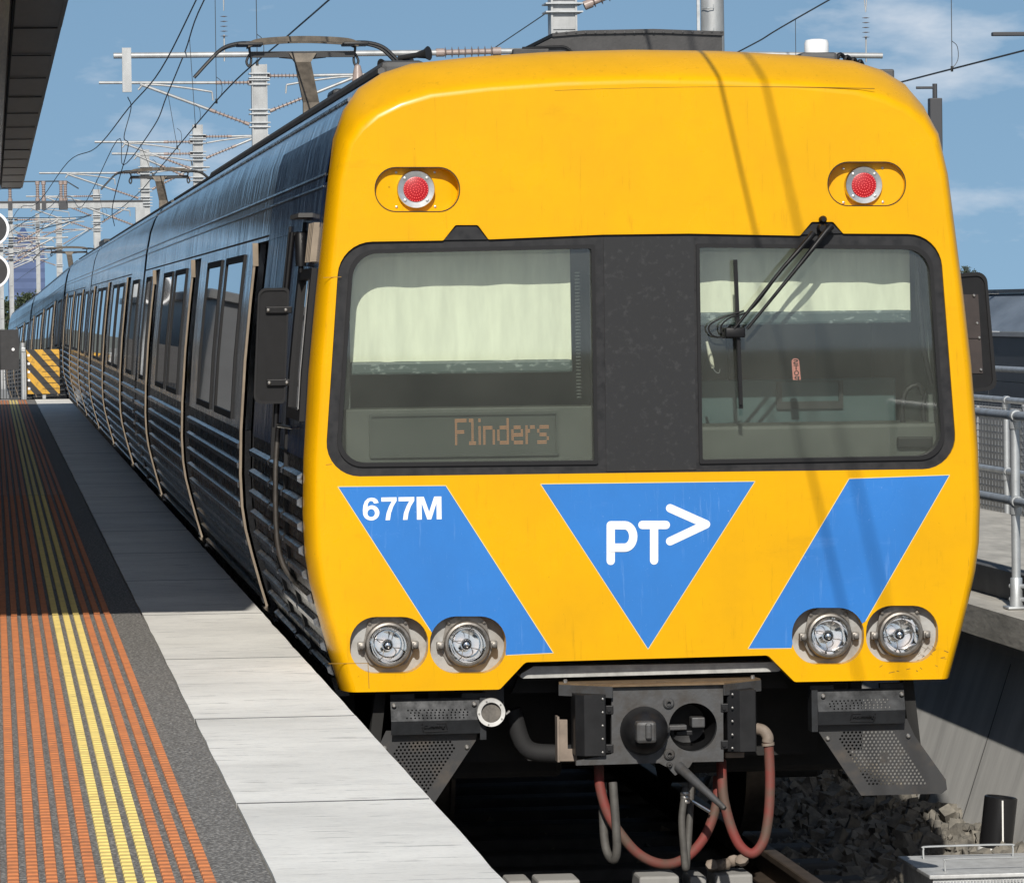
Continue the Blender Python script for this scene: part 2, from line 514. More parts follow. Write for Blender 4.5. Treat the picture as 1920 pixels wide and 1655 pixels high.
def link(name, me, parent=None, loc=None):
    o = bpy.data.objects.new(name, me)
    COL.objects.link(o)
    if parent: o.parent = parent
    if loc: o.location = loc
    return o
def thing(name, label, cat, loc=(0, 0, 0), group=None, rot=(0, 0, 0)):
    o = bpy.data.objects.new(name, None)
    COL.objects.link(o)
    o.location = loc
    o.rotation_euler = rot
    o.empty_display_size = .2
    return tag(o, label, cat, group)
def tag(o, label, cat, group=None):
    o['label'] = label
    o['category'] = cat
    if group: o['group'] = group
    return o
def struct(o, kind='structure', label=None):
    o['kind'] = kind
    if label: o['label'] = label
    return o
def circ(cx, cz, r, n=24, ph=0):
    return [(cx + r * math.cos(ph + 2 * math.pi * k / n), cz + r * math.sin(ph + 2 * math.pi * k / n)) for k in range(n)]
def rpoly(pts, r, n=6):
    """polygon with rounded corners; r number or list"""
    out = []
    N = len(pts)
    for i, p in enumerate(pts):
        rr = r[i] if isinstance(r, (list, tuple)) else r
        p = Vector(p); a = Vector(pts[i - 1]); b = Vector(pts[(i + 1) % N])
        if rr <= 0:
            out.append((p.x, p.y)); continue
        u = (a - p); v = (b - p)
        lu, lv = u.length, v.length
        u.normalize(); v.normalize()
        ang = u.angle(v)
        d = min(rr / math.tan(ang / 2), lu * .49, lv * .49)
        rr2 = d * math.tan(ang / 2)
        c = p + (u + v).normalized() * (rr2 / math.sin(ang / 2))
        s0 = p + u * d - c; s1 = p + v * d - c
        a0 = math.atan2(s0.y, s0.x); a1 = math.atan2(s1.y, s1.x)
        da = (a1 - a0 + math.pi) % (2 * math.pi) - math.pi
        for k in range(n + 1):
            t = a0 + da * k / n
            out.append((c.x + rr2 * math.cos(t), c.y + rr2 * math.sin(t)))
    return out
def rrect(x0, x1, z0, z1, r, n=6):
    return rpoly([(x0, z0), (x1, z0), (x1, z1), (x0, z1)], r, n)
def smooth_path(pts, n=6):
    """Catmull-Rom through pts"""
    P = [Vector(p) for p in pts]
    P = [P[0] * 2 - P[1]] + P + [P[-1] * 2 - P[-2]]
    out = []
    for i in range(1, len(P) - 2):
        for k in range(n):
            t = k / n
            a, b, c, d = P[i - 1], P[i], P[i + 1], P[i + 2]
            out.append(.5 * ((2 * b) + (c - a) * t + (2 * a - 5 * b + 4 * c - d) * t * t + (3 * b - a - 3 * c + d) * t ** 3))
    out.append(P[-2])
    return out

# photograph pixel -> point, for reading true sizes off the face of the train
def ray(px, py):
    return MC.transposed() @ Vector(((px - IW / 2) / FPX, (IH / 2 - py) / FPX, -1))
def atY(px, py, Y):
    d = ray(px, py)
    return Vector((0, 0, CAMZ)) + d * (Y / d.y)
XC, YF = 2.955, 20.4          # train centre line, front face plane
def fp(px, py, ly=0.0):
    p = atY(px, py, YF + ly)
    return (p.x - XC, p.z)
def fpl(pts, ly=0.0):
    return [fp(a, b, ly) for a, b in pts]
def FR(a, b, t):               # plate mapping on the front: local x, z, and depth t along +y
    return (a, t, b)

PZ = 1.08                      # platform level above rail
EDGE = 1.395                   # platform edge
exec_parts = []

# ================================================================== SETTING
def setting():
    g = MB().box(-6000, 6000, -800, 12000, -6.4, -6.0).build('ground', 'ground_far')
    struct(g)
    d = MB().box(-14, 15.2, -40, 330, -1.2, -.46).build('viaduct_deck', 'concrete')
    struct(d)
    # platform body: asphalt-topped
    m = MB()
    m.box(-7.2, .757, -12, 84.4, PZ - .22, PZ)
    m.box(.757, .95, -12, 84.4, PZ - .30, PZ - .2)
    p = m.build('platform', 'asphalt')
    struct(p, label='dark asphalt platform with pale edge slabs and tactile strips')
    w = MB().box(-7.0, .90, -11.9, 84.2, -.45, PZ - .301).build('platform_wall', 'concrete_dark', p)
    # coping slabs
    y = 14.674 - 3.08 * 3
    k = 0
    while y < 84:
        y1 = min(y + 3.08, 84.4)
        rr = random.Random(k)
        mb = MB()
        n = 10
        e0 = [(.762 + rr.uniform(0, .005), y + .006 + (y1 - y - .012) * i / n) for i in range(n + 1)]
        e1 = [(EDGE + rr.uniform(-.0015, .001) - (.004 if rr.random() < .08 else 0), y + .006 + (y1 - y - .012) * i / n) for i in range(n + 1)]
        poly = e0 + e1[::-1]
        dz = 0
        mb.plate(poly, [], lambda a, b, t: (a, b, t), PZ - .18, PZ + .003 + dz)
        mb.build('coping_slab', 'slab_concrete', p)
        MB().box(.764, EDGE - .004, y - .013, y + .013, PZ - .17, PZ + .0033).build('joint_filler', 'concrete_dark', p)
        y = y1
        k += 1
    # tactile bars
    for i in range(13):
        xc = .580 - .0545 * i
        col = 'tactile_yellow' if 3 <= i <= 5 else 'tactile_orange'
        rr = random.Random(i + 40)
        for y0, y1, rib in ((5.0, 24.06, True), (24.10, 40.0, True), (40.02, 83.9, False)):
            mb = MB()
            hw, hb = .0150, .0172
            ph = rr.uniform(0, .08)
            x = xc + rr.uniform(-.002, .002)
            rings = []
            if rib:
                yy = y0
                ys = [(y0, .002)]
                q = y0 + .004 + ph * .4
                while q + .086 < y1:
                    ys += [(q, .0025), (q + .010, .0085), (q + .056, .0085), (q + .066, .0025)]
                    q += .086
                ys.append((y1, .002))
            else:
                ys = [(y0, .006), (y1, .006)]
            for yy, h in ys:
                z = PZ + h
                ww = hw + (h < .005) * .0015
                rings.append([(x - hb, yy, PZ + .0005), (x - ww, yy, z), (x + ww, yy, z), (x + hb, yy, PZ + .0005)])
            mb.loft(rings, closed=False)
            mb.build('tactile_bar', col, p)
    # track bed
    tb = MB().box(EDGE + .1, 5.33, 6, 240, -.46, -.30).build('track_bed', 'ballast_base')
    struct(tb)
    for sx in (-.8, .8):
        prof = [(-.07, -.16), (.07, -.16), (.07, -.148), (.012, -.13), (.012, -.045), (.036, -.03), (.036, -.004), (.030, 0),
                (-.030, 0), (-.036, -.004), (-.036, -.03), (-.012, -.045), (-.012, -.13), (-.07, -.148)]
        MB().loft([[(XC + sx + a, yy, b) for a, b in prof] for yy in (12, 95)], cap0=True, cap1=True).build('rail', 'rail_steel', tb, 30)
    for k in range(16):
        yy = 19.42 + .68 * k
        MB().bbox(XC - 1.3, XC + 1.3, yy - .11, yy + .11, -.32, -.17, .015).build('sleeper', 'concrete_dark', tb)  # grime and the shade under the train both put into this dark concrete
    # ballast stones
    vs, fs = [], []
    rr = random.Random(5)
    ico = bmesh.new()
    bmesh.ops.create_icosphere(ico, subdivisions=1, radius=1)
    ico.verts.ensure_lookup_table(); ico.verts.index_update()
    iv = [v.co.copy() for v in ico.verts]
    ifc = [[v.index for v in f.verts] for f in ico.faces]
    ico.free()
    cv = [Vector((a, b, c)) * .95 for a in (-1, 1) for b in (-1, 1) for c in (-1, 1)]
    cfc = [(0, 1, 3), (0, 3, 2), (4, 7, 5), (4, 6, 7), (0, 5, 1), (0, 4, 5), (2, 3, 7), (2, 7, 6), (0, 2, 6), (0, 6, 4), (1, 5, 7), (1, 7, 3)]
    def stone(x, y, z, r):
        o = len(vs)
        e = Euler((rr.uniform(0, 6), rr.uniform(0, 6), rr.uniform(0, 6))).to_matrix()
        sc = Vector((rr.uniform(.7, 1.35), rr.uniform(.55, 1.0), rr.uniform(.4, .85))) * r
        shard = rr.random() < .65
        for v in (cv if shard else iv):
            q = v * rr.uniform(.62, 1.12)
            q = e @ Vector((q.x * sc.x, q.y * sc.y, q.z * sc.z))
            vs.append((x + q.x, y + q.y, z + q.z))
        fs.extend([tuple(i + o for i in f) for f in (cfc if shard else ifc)])
    for _ in range(6600):
        x = rr.uniform(XC + .55, 5.27); y = rr.uniform(18.8, 31)
        if abs(x - XC - .8) < .08: continue
        zz = -.24 + .10 * max(0, (x - 4.0)) / 1.3 - (.05 if x < XC + .75 else 0)
        stone(x, y, zz + rr.uniform(-.05, .03), rr.choice((rr.uniform(.016, .03), rr.uniform(.028, .045), rr.uniform(.04, .062))))
    for _ in range(1500):
        x = rr.uniform(1.6, XC + .7); y = rr.uniform(19, 26)
        stone(x, y, -.27 + rr.uniform(-.03, .02), rr.uniform(.028, .05))
    me = bpy.data.meshes.new('ballast')
    me.from_pydata(vs, [], fs)
    me.materials.append(MATS['ballast_stone'])
    struct(link('ballast', me), 'stuff', 'grey crushed stone ballast beside the rails')
    # right-hand wall, walkway ledge and upstand
    w = MB()
    w.loft([[(5.12, y, -.42), (5.50, y, .74), (5.50, y, .88), (5.95, y, .88), (5.95, y, -.46), (5.12, y, -.46)] for y in (10, 200)], cap0=True, cap1=True)
    rw = w.build('retaining_wall', 'wall_concrete')
    tag(rw, 'pale sloping concrete wall between the ballast and the walkway ledge', 'wall')
    for k in range(12):
        yy = 13.4 + 3.6 * k
        MB().bar((5.128, yy, -.40), (5.492, yy, .70), .014, .012, (1, 0, 0)).build('wall_joint', 'concrete_dark', rw)
    wk = MB()
    wk.box(5.225, 5.30, 10, 200, .885, 1.045)
    wk.box(5.30, 7.75, 10, 200, .885, 1.042)
    walk = wk.build('walkway', 'concrete_pale')
    struct(walk, label='concrete walkway ledge beside the track')
    ws = struct(MB().box(5.50, 5.62, 10, 200, 1.046, 1.20).build('walkway_kerb', 'concrete_dark'))
    MB().box(7.80, 9.2, 10, 200, .40, .72).build('walkway_step', 'concrete_pale', walk)
    MB().box(7.752, 7.80, 10, 200, .40, .98).build('walkway_beam', 'concrete', walk)
    struct(MB().box(9.25, 14.8, 10, 250, -.46, -.30).build('far_track_bed', 'ballast_base'))
setting()

# ================================================================== TRAIN
PROF = [(.95, 1.408), (1.13, 1.460), (1.30, 1.505), (1.44, 1.538), (1.57, 1.556), (1.75, 1.563), (2.0, 1.556), (2.25, 1.538),
        (2.39, 1.528), (2.6, 1.506), (2.73, 1.492), (2.97, 1.463), (3.26, 1.428), (3.46, 1.388), (3.59, 1.340), (3.69, 1.270),
        (3.757, 1.165), (3.800, 1.03), (3.829, .75), (3.850, .40), (3.858, 0)]
def hw(z):
    for (z0, w0), (z1, w1) in zip(PROF, PROF[1:]):
        if z <= z1:
            t = (z - z0) / (z1 - z0)
            return w0 + (w1 - w0) * max(-2, t)
    return 0
SIDEZ = [z for z, w in PROF]
def zlev(z0, z1):
    return [z0] + [z for z in SIDEZ if z0 + .01 < z < z1 - .01] + [z1]
def patch(mb, y0, y1, z0, z1, out=.004, thick=.03, side=-1, ny=1, shrink=0):
    """slab that follows the curved body side"""
    zs = zlev(z0, z1)
    rings = []
    for i in range(ny + 1):
        y = y0 + (y1 - y0) * i / ny
        a = [(side * (hw(z) + out), y, z) for z in zs]
        b = [(side * (hw(z) + out - thick), y, z) for z in zs][::-1]
        rings.append(a + b)
    mb.loft(rings, cap0=False, cap1=False)
    n = len(zs)
    base = len(mb.v) - len(rings) * 2 * n
    for r, ofs in ((0, base), (ny, base + ny * 2 * n)):
        for k in range(n - 1):
            mb.f.append((ofs + k, ofs + k + 1, ofs + 2 * n - 2 - k, ofs + 2 * n - 1 - k))
    return mb
def sx(z, out=0): return -(hw(z) + out)

RIBZ = [1.03, 1.14, 1.25, 1.36, 1.47, 1.58, 1.69, 1.80, 1.91]
DOORS = [(4.25, 5.3), (12.25, 13.3), (20.3, 21.35)]
WINS = [(6.4, 8.45), (9.05, 10.95), (14.4, 16.45), (17.05, 18.95), (22.15, 23.4)]

def roof_ring(y):
    pts = [(-hw(3.06), y, 3.06)] + [(-w, y, z) for z, w in PROF if z >= 3.05] + [(w, y, z) for z, w in PROF[::-1] if z >= 3.05][1:] + [(hw(3.06), y, 3.06)]
    return pts

def side_wall(root, spans, z0, z1, m, name='side_panel'):
    for y0, y1 in spans:
        patch(MB(), y0, y1, z0, z1, 0, .05, ny=max(1, int((y1 - y0) / 1.2))).build(name, m, root, 40)

def shell(root, y0, y1, detail):
    """body shell: roof, left side in panels between the doors, right side, ends, floor"""
    n = max(2, int((y1 - y0) / 1.6))
    rings = [roof_ring(y0 + (y1 - y0) * i / n) for i in range(n + 1)]
    MB().loft(rings, closed=False).build('roof', 'stainless', root, 50)
    # roof gutter lines and seams
    for z, o in ((3.30, .008), (3.245, .006), (3.64, .014)):
        MB().tube([(sx(z, .001), y0, z), (sx(z, .001), y1, z)], o, 6).build('side_moulding', 'stainless_rib', root, 60)
    MB().tube([(sx(3.765, .012), y0 + .1, 3.775), (sx(3.765, .012), y1, 3.775)], .018, 6).build('gutter', 'roof_grey', root, 60)
    # right side whole
    zs = [p for p in PROF if p[0] <= 3.06 or p[0] == 3.26]
    MB().loft([[(w, y, z) for z, w in zs] for y in (y0, y1)], closed=False).build('far_side', 'stainless', root, 50)
    MB().box(-1.40, 1.40, y0, y1, .93, 1.0).build('floor', 'interior_dark', root)
    MB().box(-.9, .9, y0 + .3, y1 - .3, .55, .93).build('underframe', 'under_dark', root)
    # inner lining that keeps the saloon dark behind the open doors
    MB().box(-1.0, -.97, y0 + 3.9, y1, 1.0, 3.3).build('inner_wall', 'interior_dark', root)
    MB().box(-1.45, -.97, y0 + 3.9, y1, 3.06, 3.09).build('door_header', 'interior_dark', root)
    # sill
    patch(MB(), y0, y1, .90, .985, .012, .06).build('sill', 'panel_dark', root, 40)
    MB().box(-1.40, -1.30, y0 + .3, y1 - .2, .70, .90).build('step_board', 'under_dark', root)

def joints(y0, y1, doors):
    spans, a = [], y0
    for d0, d1 in doors:
        spans.append((a, d0)); a = d1
    spans.append((a, y1))
    return spans

def saloon(root, y0, y1, doors, wins, detail, first_span=0):
    spans = joints(y0, y1, doors)
    side_wall(root, spans[first_span:], 2.0, 3.06, 'stainless')
    side_wall(root, spans[first_span:], .985, 2.0, 'panel_dark', 'lower_panel')
    for d0, d1 in doors:
        # far jamb strip, tan steel, bowed with the body side
        zs = zlev(1.0, 3.06)
        rings = [[(sx(z, .014), d1, z), (sx(z, -.016), d1, z), (sx(z, -.016), d1 + .05, z), (sx(z, .014), d1 + .05, z)] for z in zs]
        MB().loft(rings, cap0=True, cap1=True).build('door_jamb', 'jamb_steel', root, 30)
        if detail:
            MB().box(sx(2.97, .020), sx(2.97, -.012), d1 - .006, d1 - .001, 2.93, 3.06).build('jamb_bracket', 'jamb_steel', root)
        # near door leaf slid back into its pocket: grey edge with a rubber nose
        rings = [[(sx(z, -.02), d0 - .01, z), (sx(z, -.07), d0 - .01, z), (sx(z, -.07), d0 + .20, z), (sx(z, -.02), d0 + .20, z)] for z in zs]
        MB().loft(rings, cap0=True, cap1=True).build('door_leaf', 'panel_dark', root, 30)
        rings = [[(sx(z, -.012), d0 + .20, z), (sx(z, -.075), d0 + .20, z), (sx(z, -.075), d0 + .225, z), (sx(z, -.012), d0 + .225, z)] for z in zs]
        MB().loft(rings, cap0=True, cap1=True).build('door_rubber', 'rubber', root, 30)
        MB().box(-1.0, -1.46, d0, d1, .985, 1.005).build('door_step', 'stainless_rib', root)
        if detail:
            MB().tube([(sx(2.28, -.045), d0 + .232, 2.05), (sx(2.28, -.045), d0 + .232, 2.3)], .016, 6).build('grab_handle', 'hazard_yellow', root)
    for w0, w1 in wins:
        fr = MB()
        z0, z1 = 2.04, 3.01
        for a, b, c, d in ((w0, w1, z1 - .04, z1), (w0, w1, z0, z0 + .04), (w0, w0 + .06, z0 + .04, z1 - .04), (w1 - .06, w1, z0 + .04, z1 - .04)):
            patch(fr, a, b, c, d, .012, .02)
        wi = fr.build('window_frame', 'rubber', root, 30)
        g = patch(MB(), w0 + .06, w1 - .06, z0 + .04, z1 - .04, .004, .006).build('pane', 'tinted_glass', wi, 40)
    for i, (a, b) in enumerate(spans):
        if i < first_span or b - a < .6: continue
        if detail:
            for z in RIBZ:
                r = MB()
                o = .022
                r.loft([[(sx(z - .024), y, z - .024), (sx(z - .014, o), y, z - .014), (sx(z + .014, o), y, z + .014), (sx(z + .024), y, z + .024)] for y in (a + .09, b - .07)], cap0=True, cap1=True)
                r.build('rib', 'stainless_rib', root, 20)
        else:
            r = MB()
            for z in RIBZ:
                o = .022
                r.loft([[(sx(z - .024), y, z - .024), (sx(z - .014, o), y, z - .014), (sx(z + .014, o), y, z + .014), (sx(z + .024), y, z + .024)] for y in (a + .09, b - .07)], cap0=True, cap1=True)
            r.build('rib_panel', 'stainless_rib', root, 20)

def bogie(root, y):
    b = MB()
    for ys in (-1.2, 1.2):
        for s in (-1, 1):
            MB().lathe([(.10, -.07), (.44, -.07), (.44, .05), (.47, .055), (.47, .075), (.10, .075)], (s * .80, y + ys, .455), (-s, 0, 0), 28).build('wheel', 'wheel_steel', root, 40)
        MB().tube([(-.72, y + ys, .455), (.72, y + ys, .455)], .08, 10).build('axle', 'wheel_steel', root, 40)
    f = MB()
    for s in (-1, 1):
        f.bbox(s * 1.02 - .09, s * 1.02 + .09, y - 1.6, y + 1.6, .42, .66, .03)
        for ys in (-1.2, 1.2):
            f.bbox(s * 1.02 - .14, s * 1.02 + .14, y + ys - .18, y + ys + .18, .30, .62, .03)
    f.bbox(-1.0, 1.0, y - .3, y + .3, .45, .75, .03)
    f.build('bogie_frame', 'under_dark', root)

def pantograph(root, y, zc):
    """single-arm pantograph raised to the contact wire; zc = collector height"""
    p = MB()
    # folded frame base and lower arm
    for s in (-1, 1):
        p.bar((s * .42, y - .9, 4.0), (s * .42, y + .9, 4.0), .07, .07)
        p.bar((s * .42, y - .9, 3.86), (s * .42, y - .9, 4.0), .09, .09)
        p.bar((s * .42, y + .9, 3.86), (s * .42, y + .9, 4.0), .09, .09)
    p.bar((-.42, y + .8, 4.02), (.42, y + .8, 4.02), .08, .08)
    base = p.build('pantograph_frame', 'panto_black', root)
    a = MB()
    a.loft([[(c + s * w / 2, yy + t * .05, zz) for s, t in ((-1, -1), (1, -1), (1, 1), (-1, 1))]
            for c, yy, zz, w in ((.16, y - .55, 4.06, .42), (.13, y - .55, 4.22, .34), (.05, y - .35, 4.62, .15), (0, y - .02, zc - .24, .15), (0, y, zc - .155, .26))],
           cap0=True, cap1=True)
    a.bar((.30, y + .75, 4.02), (.20, y - .55, 4.14), .10, .10)
    a.build('upper_arm', 'panto_brown', base)
    h = MB()
    h.bar((-.49, y, zc - .165), (.49, y, zc - .165), .055, .055)
    for s in (-1, 1):
        h.tube(smooth_path([(s * .5, y, zc - .16), (s * .53, y, zc - .23), (s * .505, y, zc - .275), (s * .485, y, zc - .22), (s * .5, y, zc - .12), (s * .5, y, zc - .05)], 4), .012, 6)
    h.tube(smooth_path([(-.22, y, zc - .19), (0, y - .03, zc - .21), (.22, y, zc - .19)], 4), .008, 6)
    h.build('head_bar', 'panto_black', base)
    c = MB()
    for dy in (-.14, .14):
        top = smooth_path([(-.52, y + dy, zc - .055), (-.42, y + dy, zc - .022), (-.2, y + dy, zc - .005), (0, y + dy, zc), (.2, y + dy, zc - .005), (.42, y + dy, zc - .022), (.52, y + dy, zc - .055)], 4)
        c.loft([[v + Vector((0, -.02, 0)), v + Vector((0, .02, 0)), v + Vector((0, .02, -.05)), v + Vector((0, -.02, -.05))] for v in top], cap0=True, cap1=True)
    c.build('collector_strip', 'panto_brown', base, 30, split=True)
    hn = MB()
    for s in (-1, 1):
        for dy, dz in ((-.14, 0), (.14, -.0)):
            hn.tube(smooth_path([(s * .45, y + dy, zc - .06), (s * .62, y + dy, zc - .065), (s * .76, y + dy, zc - .11), (s * .88, y + dy, zc - .22), (s * 1.02, y + dy, zc - .37)], 5), .016, 6)
        hn.bbox(s * .50 - .12, s * .50 + .12, y - .17, y + .17, zc - .085, zc - .058, .008)
    hn.build('horn_bar', 'panto_black', base, 60, split=True)
    w = MB()
    for s in (-1, 1):
        w.tube(smooth_path([(.12 + s * .20, y - .55, 4.14), (.12 + s * .34, y - .6, 4.26), (.12 + s * .50, y - .6, 4.22), (.12 + s * .62, y - .5, 4.05)], 5), .012, 6)
        w.tube([(s * .16 + .12, y - .55, 4.10), (s * .24 + .12, y - .4, 3.85)], .03, 6)
    w.build('pantograph_cable', 'panto_black', base, split=True)

def car_base(name, label, loc, rot, group):
    return thing(name, label, 'train', loc, group, rot)

def plain_car(label, loc, rot, length=24.2, pan=None, tail=None):
    r = car_base('train_carriage', label, loc, rot, 'carriages of the silver train')
    shell(r, .25, length, False)
    saloon(r, .25, length, DOORS, [(1.2, 3.2)] + WINS, False)
    for y in (.2, length):
        MB().loft([[(w * .93, y + d, z) for z, w in PROF if z > .95] + [(-w * .93, y + d, z) for z, w in PROF[::-1] if z > .95] for d in (0, .06)], cap0=True, cap1=True).build('end_wall', 'gangway', r)
    MB().bbox(-.75, .75, -.3, .25, 1.0, 3.3, .06).build('gangway_bellows', 'gangway', r)
    for y in (3.2, length - 4): bogie(r, y)
    roof_gear(r, length, pan)
    return r

def roof_gear(r, length, pan):
    for k, (a, b) in enumerate(((3.5, 6.5), (8.0, 12.0), (14.0, 17.5))):
        MB().bbox(-.62, .62, a, b, 3.80, 3.97, .05).build('roof_pod', 'roof_grey', r)
    if pan is not None:
        pantograph(r, *pan)
        MB().bar((-.98, pan[0] - 2.2, 3.85), (-.98, pan[0] + 1.4, 3.85), .12, .16).build('roof_walk', 'roof_grey', r)

# ---------------------------------------------------------------- leading car
def text_obj(name, body, m, parent, x0, x1, z0, z1, y, depth=.0012, bold=0.0, shear=0.0, flip=False, font_space=1.0):
    cu = bpy.data.curves.new(name, 'FONT')
    cu.body = body
    cu.size = 1
    cu.extrude = 0
    cu.offset = bold
    cu.shear = shear
    cu.space_character = font_space
    o = bpy.data.objects.new(name, cu)
    COL.objects.link(o)
    dg = bpy.context.evaluated_depsgraph_get()
    me = bpy.data.meshes.new_from_object(o.evaluated_get(dg))
    bpy.data.objects.remove(o)
    xs = [v.co.x for v in me.vertices]; zs = [v.co.y for v in me.vertices]
    ax, bx_, az, bz = min(xs), max(xs), min(zs), max(zs)
    for v in me.vertices:
        fx = (v.co.x - ax) / (bx_ - ax)
        if flip: fx = 1 - fx
        v.co = (x0 + fx * (x1 - x0), 0, z0 + (v.co.y - az) / (bz - az) * (z1 - z0))
    bm = bmesh.new(); bm.from_mesh(me)
    ret = bmesh.ops.extrude_face_region(bm, geom=bm.faces[:])
    for e in ret['geom']:
        if isinstance(e, bmesh.types.BMVert): e.co.y -= depth
    bmesh.ops.recalc_face_normals(bm, faces=bm.faces)
    bm.to_mesh(me); bm.free()
    me.name = name
    me.materials.clear()
    me.materials.append(MATS[m])
    return link(name, me, parent, (0, y, 0))

def stroke(mb, pts, w, y, depth):
    """rounded stroke in the front plane, pts in local (x, z)"""
    for i, (p, q) in enumerate(zip(pts, pts[1:])):
        p, q = Vector(p), Vector(q)
        a = math.atan2(q.y - p.y, q.x - p.x)
        poly = [(q.x + w / 2 * math.cos(a - math.pi / 2 + math.pi * k / 8), q.y + w / 2 * math.sin(a - math.pi / 2 + math.pi * k / 8)) for k in range(9)]
        poly += [(p.x + w / 2 * math.cos(a + math.pi / 2 + math.pi * k / 8), p.y + w / 2 * math.sin(a + math.pi / 2 + math.pi * k / 8)) for k in range(9)]
        mb.plate(poly, [], FR, y - depth - .00012 * i, y)

def lead_car():
    r = car_base('train_carriage', 'yellow-fronted leading carriage with blue panels and number 677M, beside the platform', (XC, YF, 0), (0, 0, 0),
                 'carriages of the silver train')
    # ---------------- nose
    P = [(-w, z) for z, w in PROF] + [(w, z) for z, w in PROF[::-1]][1:]        # open at the bottom, left -> roof -> right
    def inset(x, z):
        top = max(0, min(1, (z - 3.30) / .50))
        top = top * top * (3 - 2 * top)
        q_z = z - .175 * top
        q_x = x * (1 - (.062 if abs(x) > .9 else .062 * abs(x) / .9) / max(abs(x), .2) * 1.0) if abs(x) > 1e-4 else 0
        return q_x, q_z, .19 + .16 * top
    bot = .952
    notch = [fp(1490, 1278), fp(1440, 1228), fp(985, 1241), fp(937, 1292)]
    Q = [inset(x, z) for x, z in P]
    rings = []
    TOPP = [(0, 0), (.09, .006), (.17, .03), (.24, .075), (.34, .16), (.52, .34), (.72, .56), (.90, .80), (1, 1)]
    for k in range(9):
        t = math.radians(90) * k / 8
        ring = []
        for (x, z), (qx, qz, dep) in zip(P, Q):
            top = max(0, min(1, (z - 3.46) / .25))
            o_, d_ = TOPP[k]
            fo = math.sin(t) * (1 - top) + o_ * top
            fd = (1 - math.cos(t)) * (1 - top) + d_ * top
            ring.append((qx + (x - qx) * fo, dep * fd, qz + (z - qz) * fo))
        rings.append(ring)
    rings.append([(x, .40 if z > 3.3 else .22, z) for x, z in P])
    MB().loft(rings, closed=False).build('nose_surround', 'yellow_paint', r, 40)
    # roof infill behind the nose until the saloon roof begins
    outer = [(qx, qz) for qx, qz, _ in Q]
    nr = rpoly([(outer[-1][0], outer[-1][1])] + notch + [(outer[0][0], outer[0][1])], [0, .02, .03, .03, .02, 0], 3)
    outline = outer + nr[1:-1]
    # openings
    surround = rpoly(fpl([(637, 454), (831, 451), (854, 422), (896, 422), (916, 449), (1131, 440), (1292, 438), (1500, 442), (1522, 416), (1562, 416),
                          (1581, 438), (1762, 439), (1796, 879), (1297, 885), (1140, 887), (608, 894)]),
                     [.16, .01, .015, .015, .01, 0, 0, .01, .015, .015, .01, .16, .15, 0, 0, .15], 8)
    glassL = rpoly(fpl([(664, 476), (1109, 466), (1115, 863), (637, 868)]), [.12, .01, .01, .11], 8)
    glassR = rpoly(fpl([(1312, 464), (1741, 468), (1768, 854), (1318, 862)]), [.01, .11, .11, .01], 8)
    lampsR = []
    for x0, x1, y0, y1 in ((656, 803, 1156, 1262), (806, 949, 1155, 1262), (1485, 1620, 1139, 1245), (1624, 1759, 1135, 1242)):
        lampsR.append(rpoly(fpl([(x0, y1), (x1, y1), (x1, y0), (x0, y0)]), .118, 8))
    redR = []
    for x0, x1, y0, y1 in ((704, 861, 315, 396), (1553, 1697, 305, 385)):
        redR.append(rpoly(fpl([(x0, y1), (x1, y1), (x1, y0), (x0, y0)]), .094, 8))
    MB().plate(outline, [surround] + lampsR + redR, FR, 0, .09).build('front_panel', 'yellow_paint', r)
    # fine seam scribed across the lower nose
    for pts in (((578, 521), (640, 519)), ((566, 872), (622, 870)), ((596, 1244), (690, 1243)), ((690, 1243), (692, 1290))):
        p3 = [fp(*q, .0) for q in pts]
        x_lim = [max(a, outer[0][0] - .14) for a, b in p3]
        MB().bar((p3[0][0] if p3[0][0] > -1.47 else -1.47, -.0003, p3[0][1]), (p3[1][0], -.0003, p3[1][1]), .0028, .0012, (0, 1, 0)).build('panel_seam', 'seam_dark', r)
    cs = [fp(px_, 163 + ((px_ - 1390) / 520) ** 2 * 16, 0) for px_ in range(1040, 1700, 60)]
    MB().tube([(a, .0015, b) for a, b in cs], .0022, 5).build('roof_joint', 'seam_dark', r)
    # ---------------- window surround
    a1, a2 = fp(1131, 440)[0], fp(1293, 440)[0]
    sur = MB()
    sur.plate([(x * 1.0, z) for x, z in surround], [glassL, glassR], FR, .016, .088)
    s_o = sur.build('windscreen_surround', 'black_frame', r)
    zb, zt = fp(1215, 884)[1], fp(1215, 441)[1]
    MB().plate(rrect(a1 + .003, a2 + .02, zb + .004, zt - .006, .004, 2), [], FR, .010, .0155).build('centre_panel', 'pillar_grey', s_o)
    # raised rubber glazing bead round each pane
    for gl in (glassL, glassR):
        cx = sum(p[0] for p in gl) / len(gl); cz = sum(p[1] for p in gl) / len(gl)
        big = [(cx + (x - cx) * 1.030, cz + (z - cz) * 1.038) for x, z in gl]
        MB().plate(big, [gl], FR, .004, .0158).build('glazing_bead', 'rubber', s_o)
        w = MB().plate([(cx + (x - cx) * 1.004, cz + (z - cz) * 1.004) for x, z in gl], [], FR, .030, .034).build('windscreen_pane', 'windscreen_glass', s_o)
    # bump covers above each pane (wiper pivots)
    for pts in (((831, 450), (856, 425), (894, 425), (914, 449)), ((1502, 440), (1524, 420), (1560, 420), (1579, 437))):
        MB().plate(fpl(pts), [], FR, .004, .0158).build('pivot_cover', 'black_frame', s_o)
    # ---------------- cab interior seen through the panes
    MB().box(-1.38, 1.38, 1.55, 1.60, 1.3, 3.3).build('cab_back_wall', 'cab_wall', r)
    MB().box(-1.40, 1.40, .10, 1.55, 3.20, 3.24).build('cab_ceiling', 'cab_wall', r)
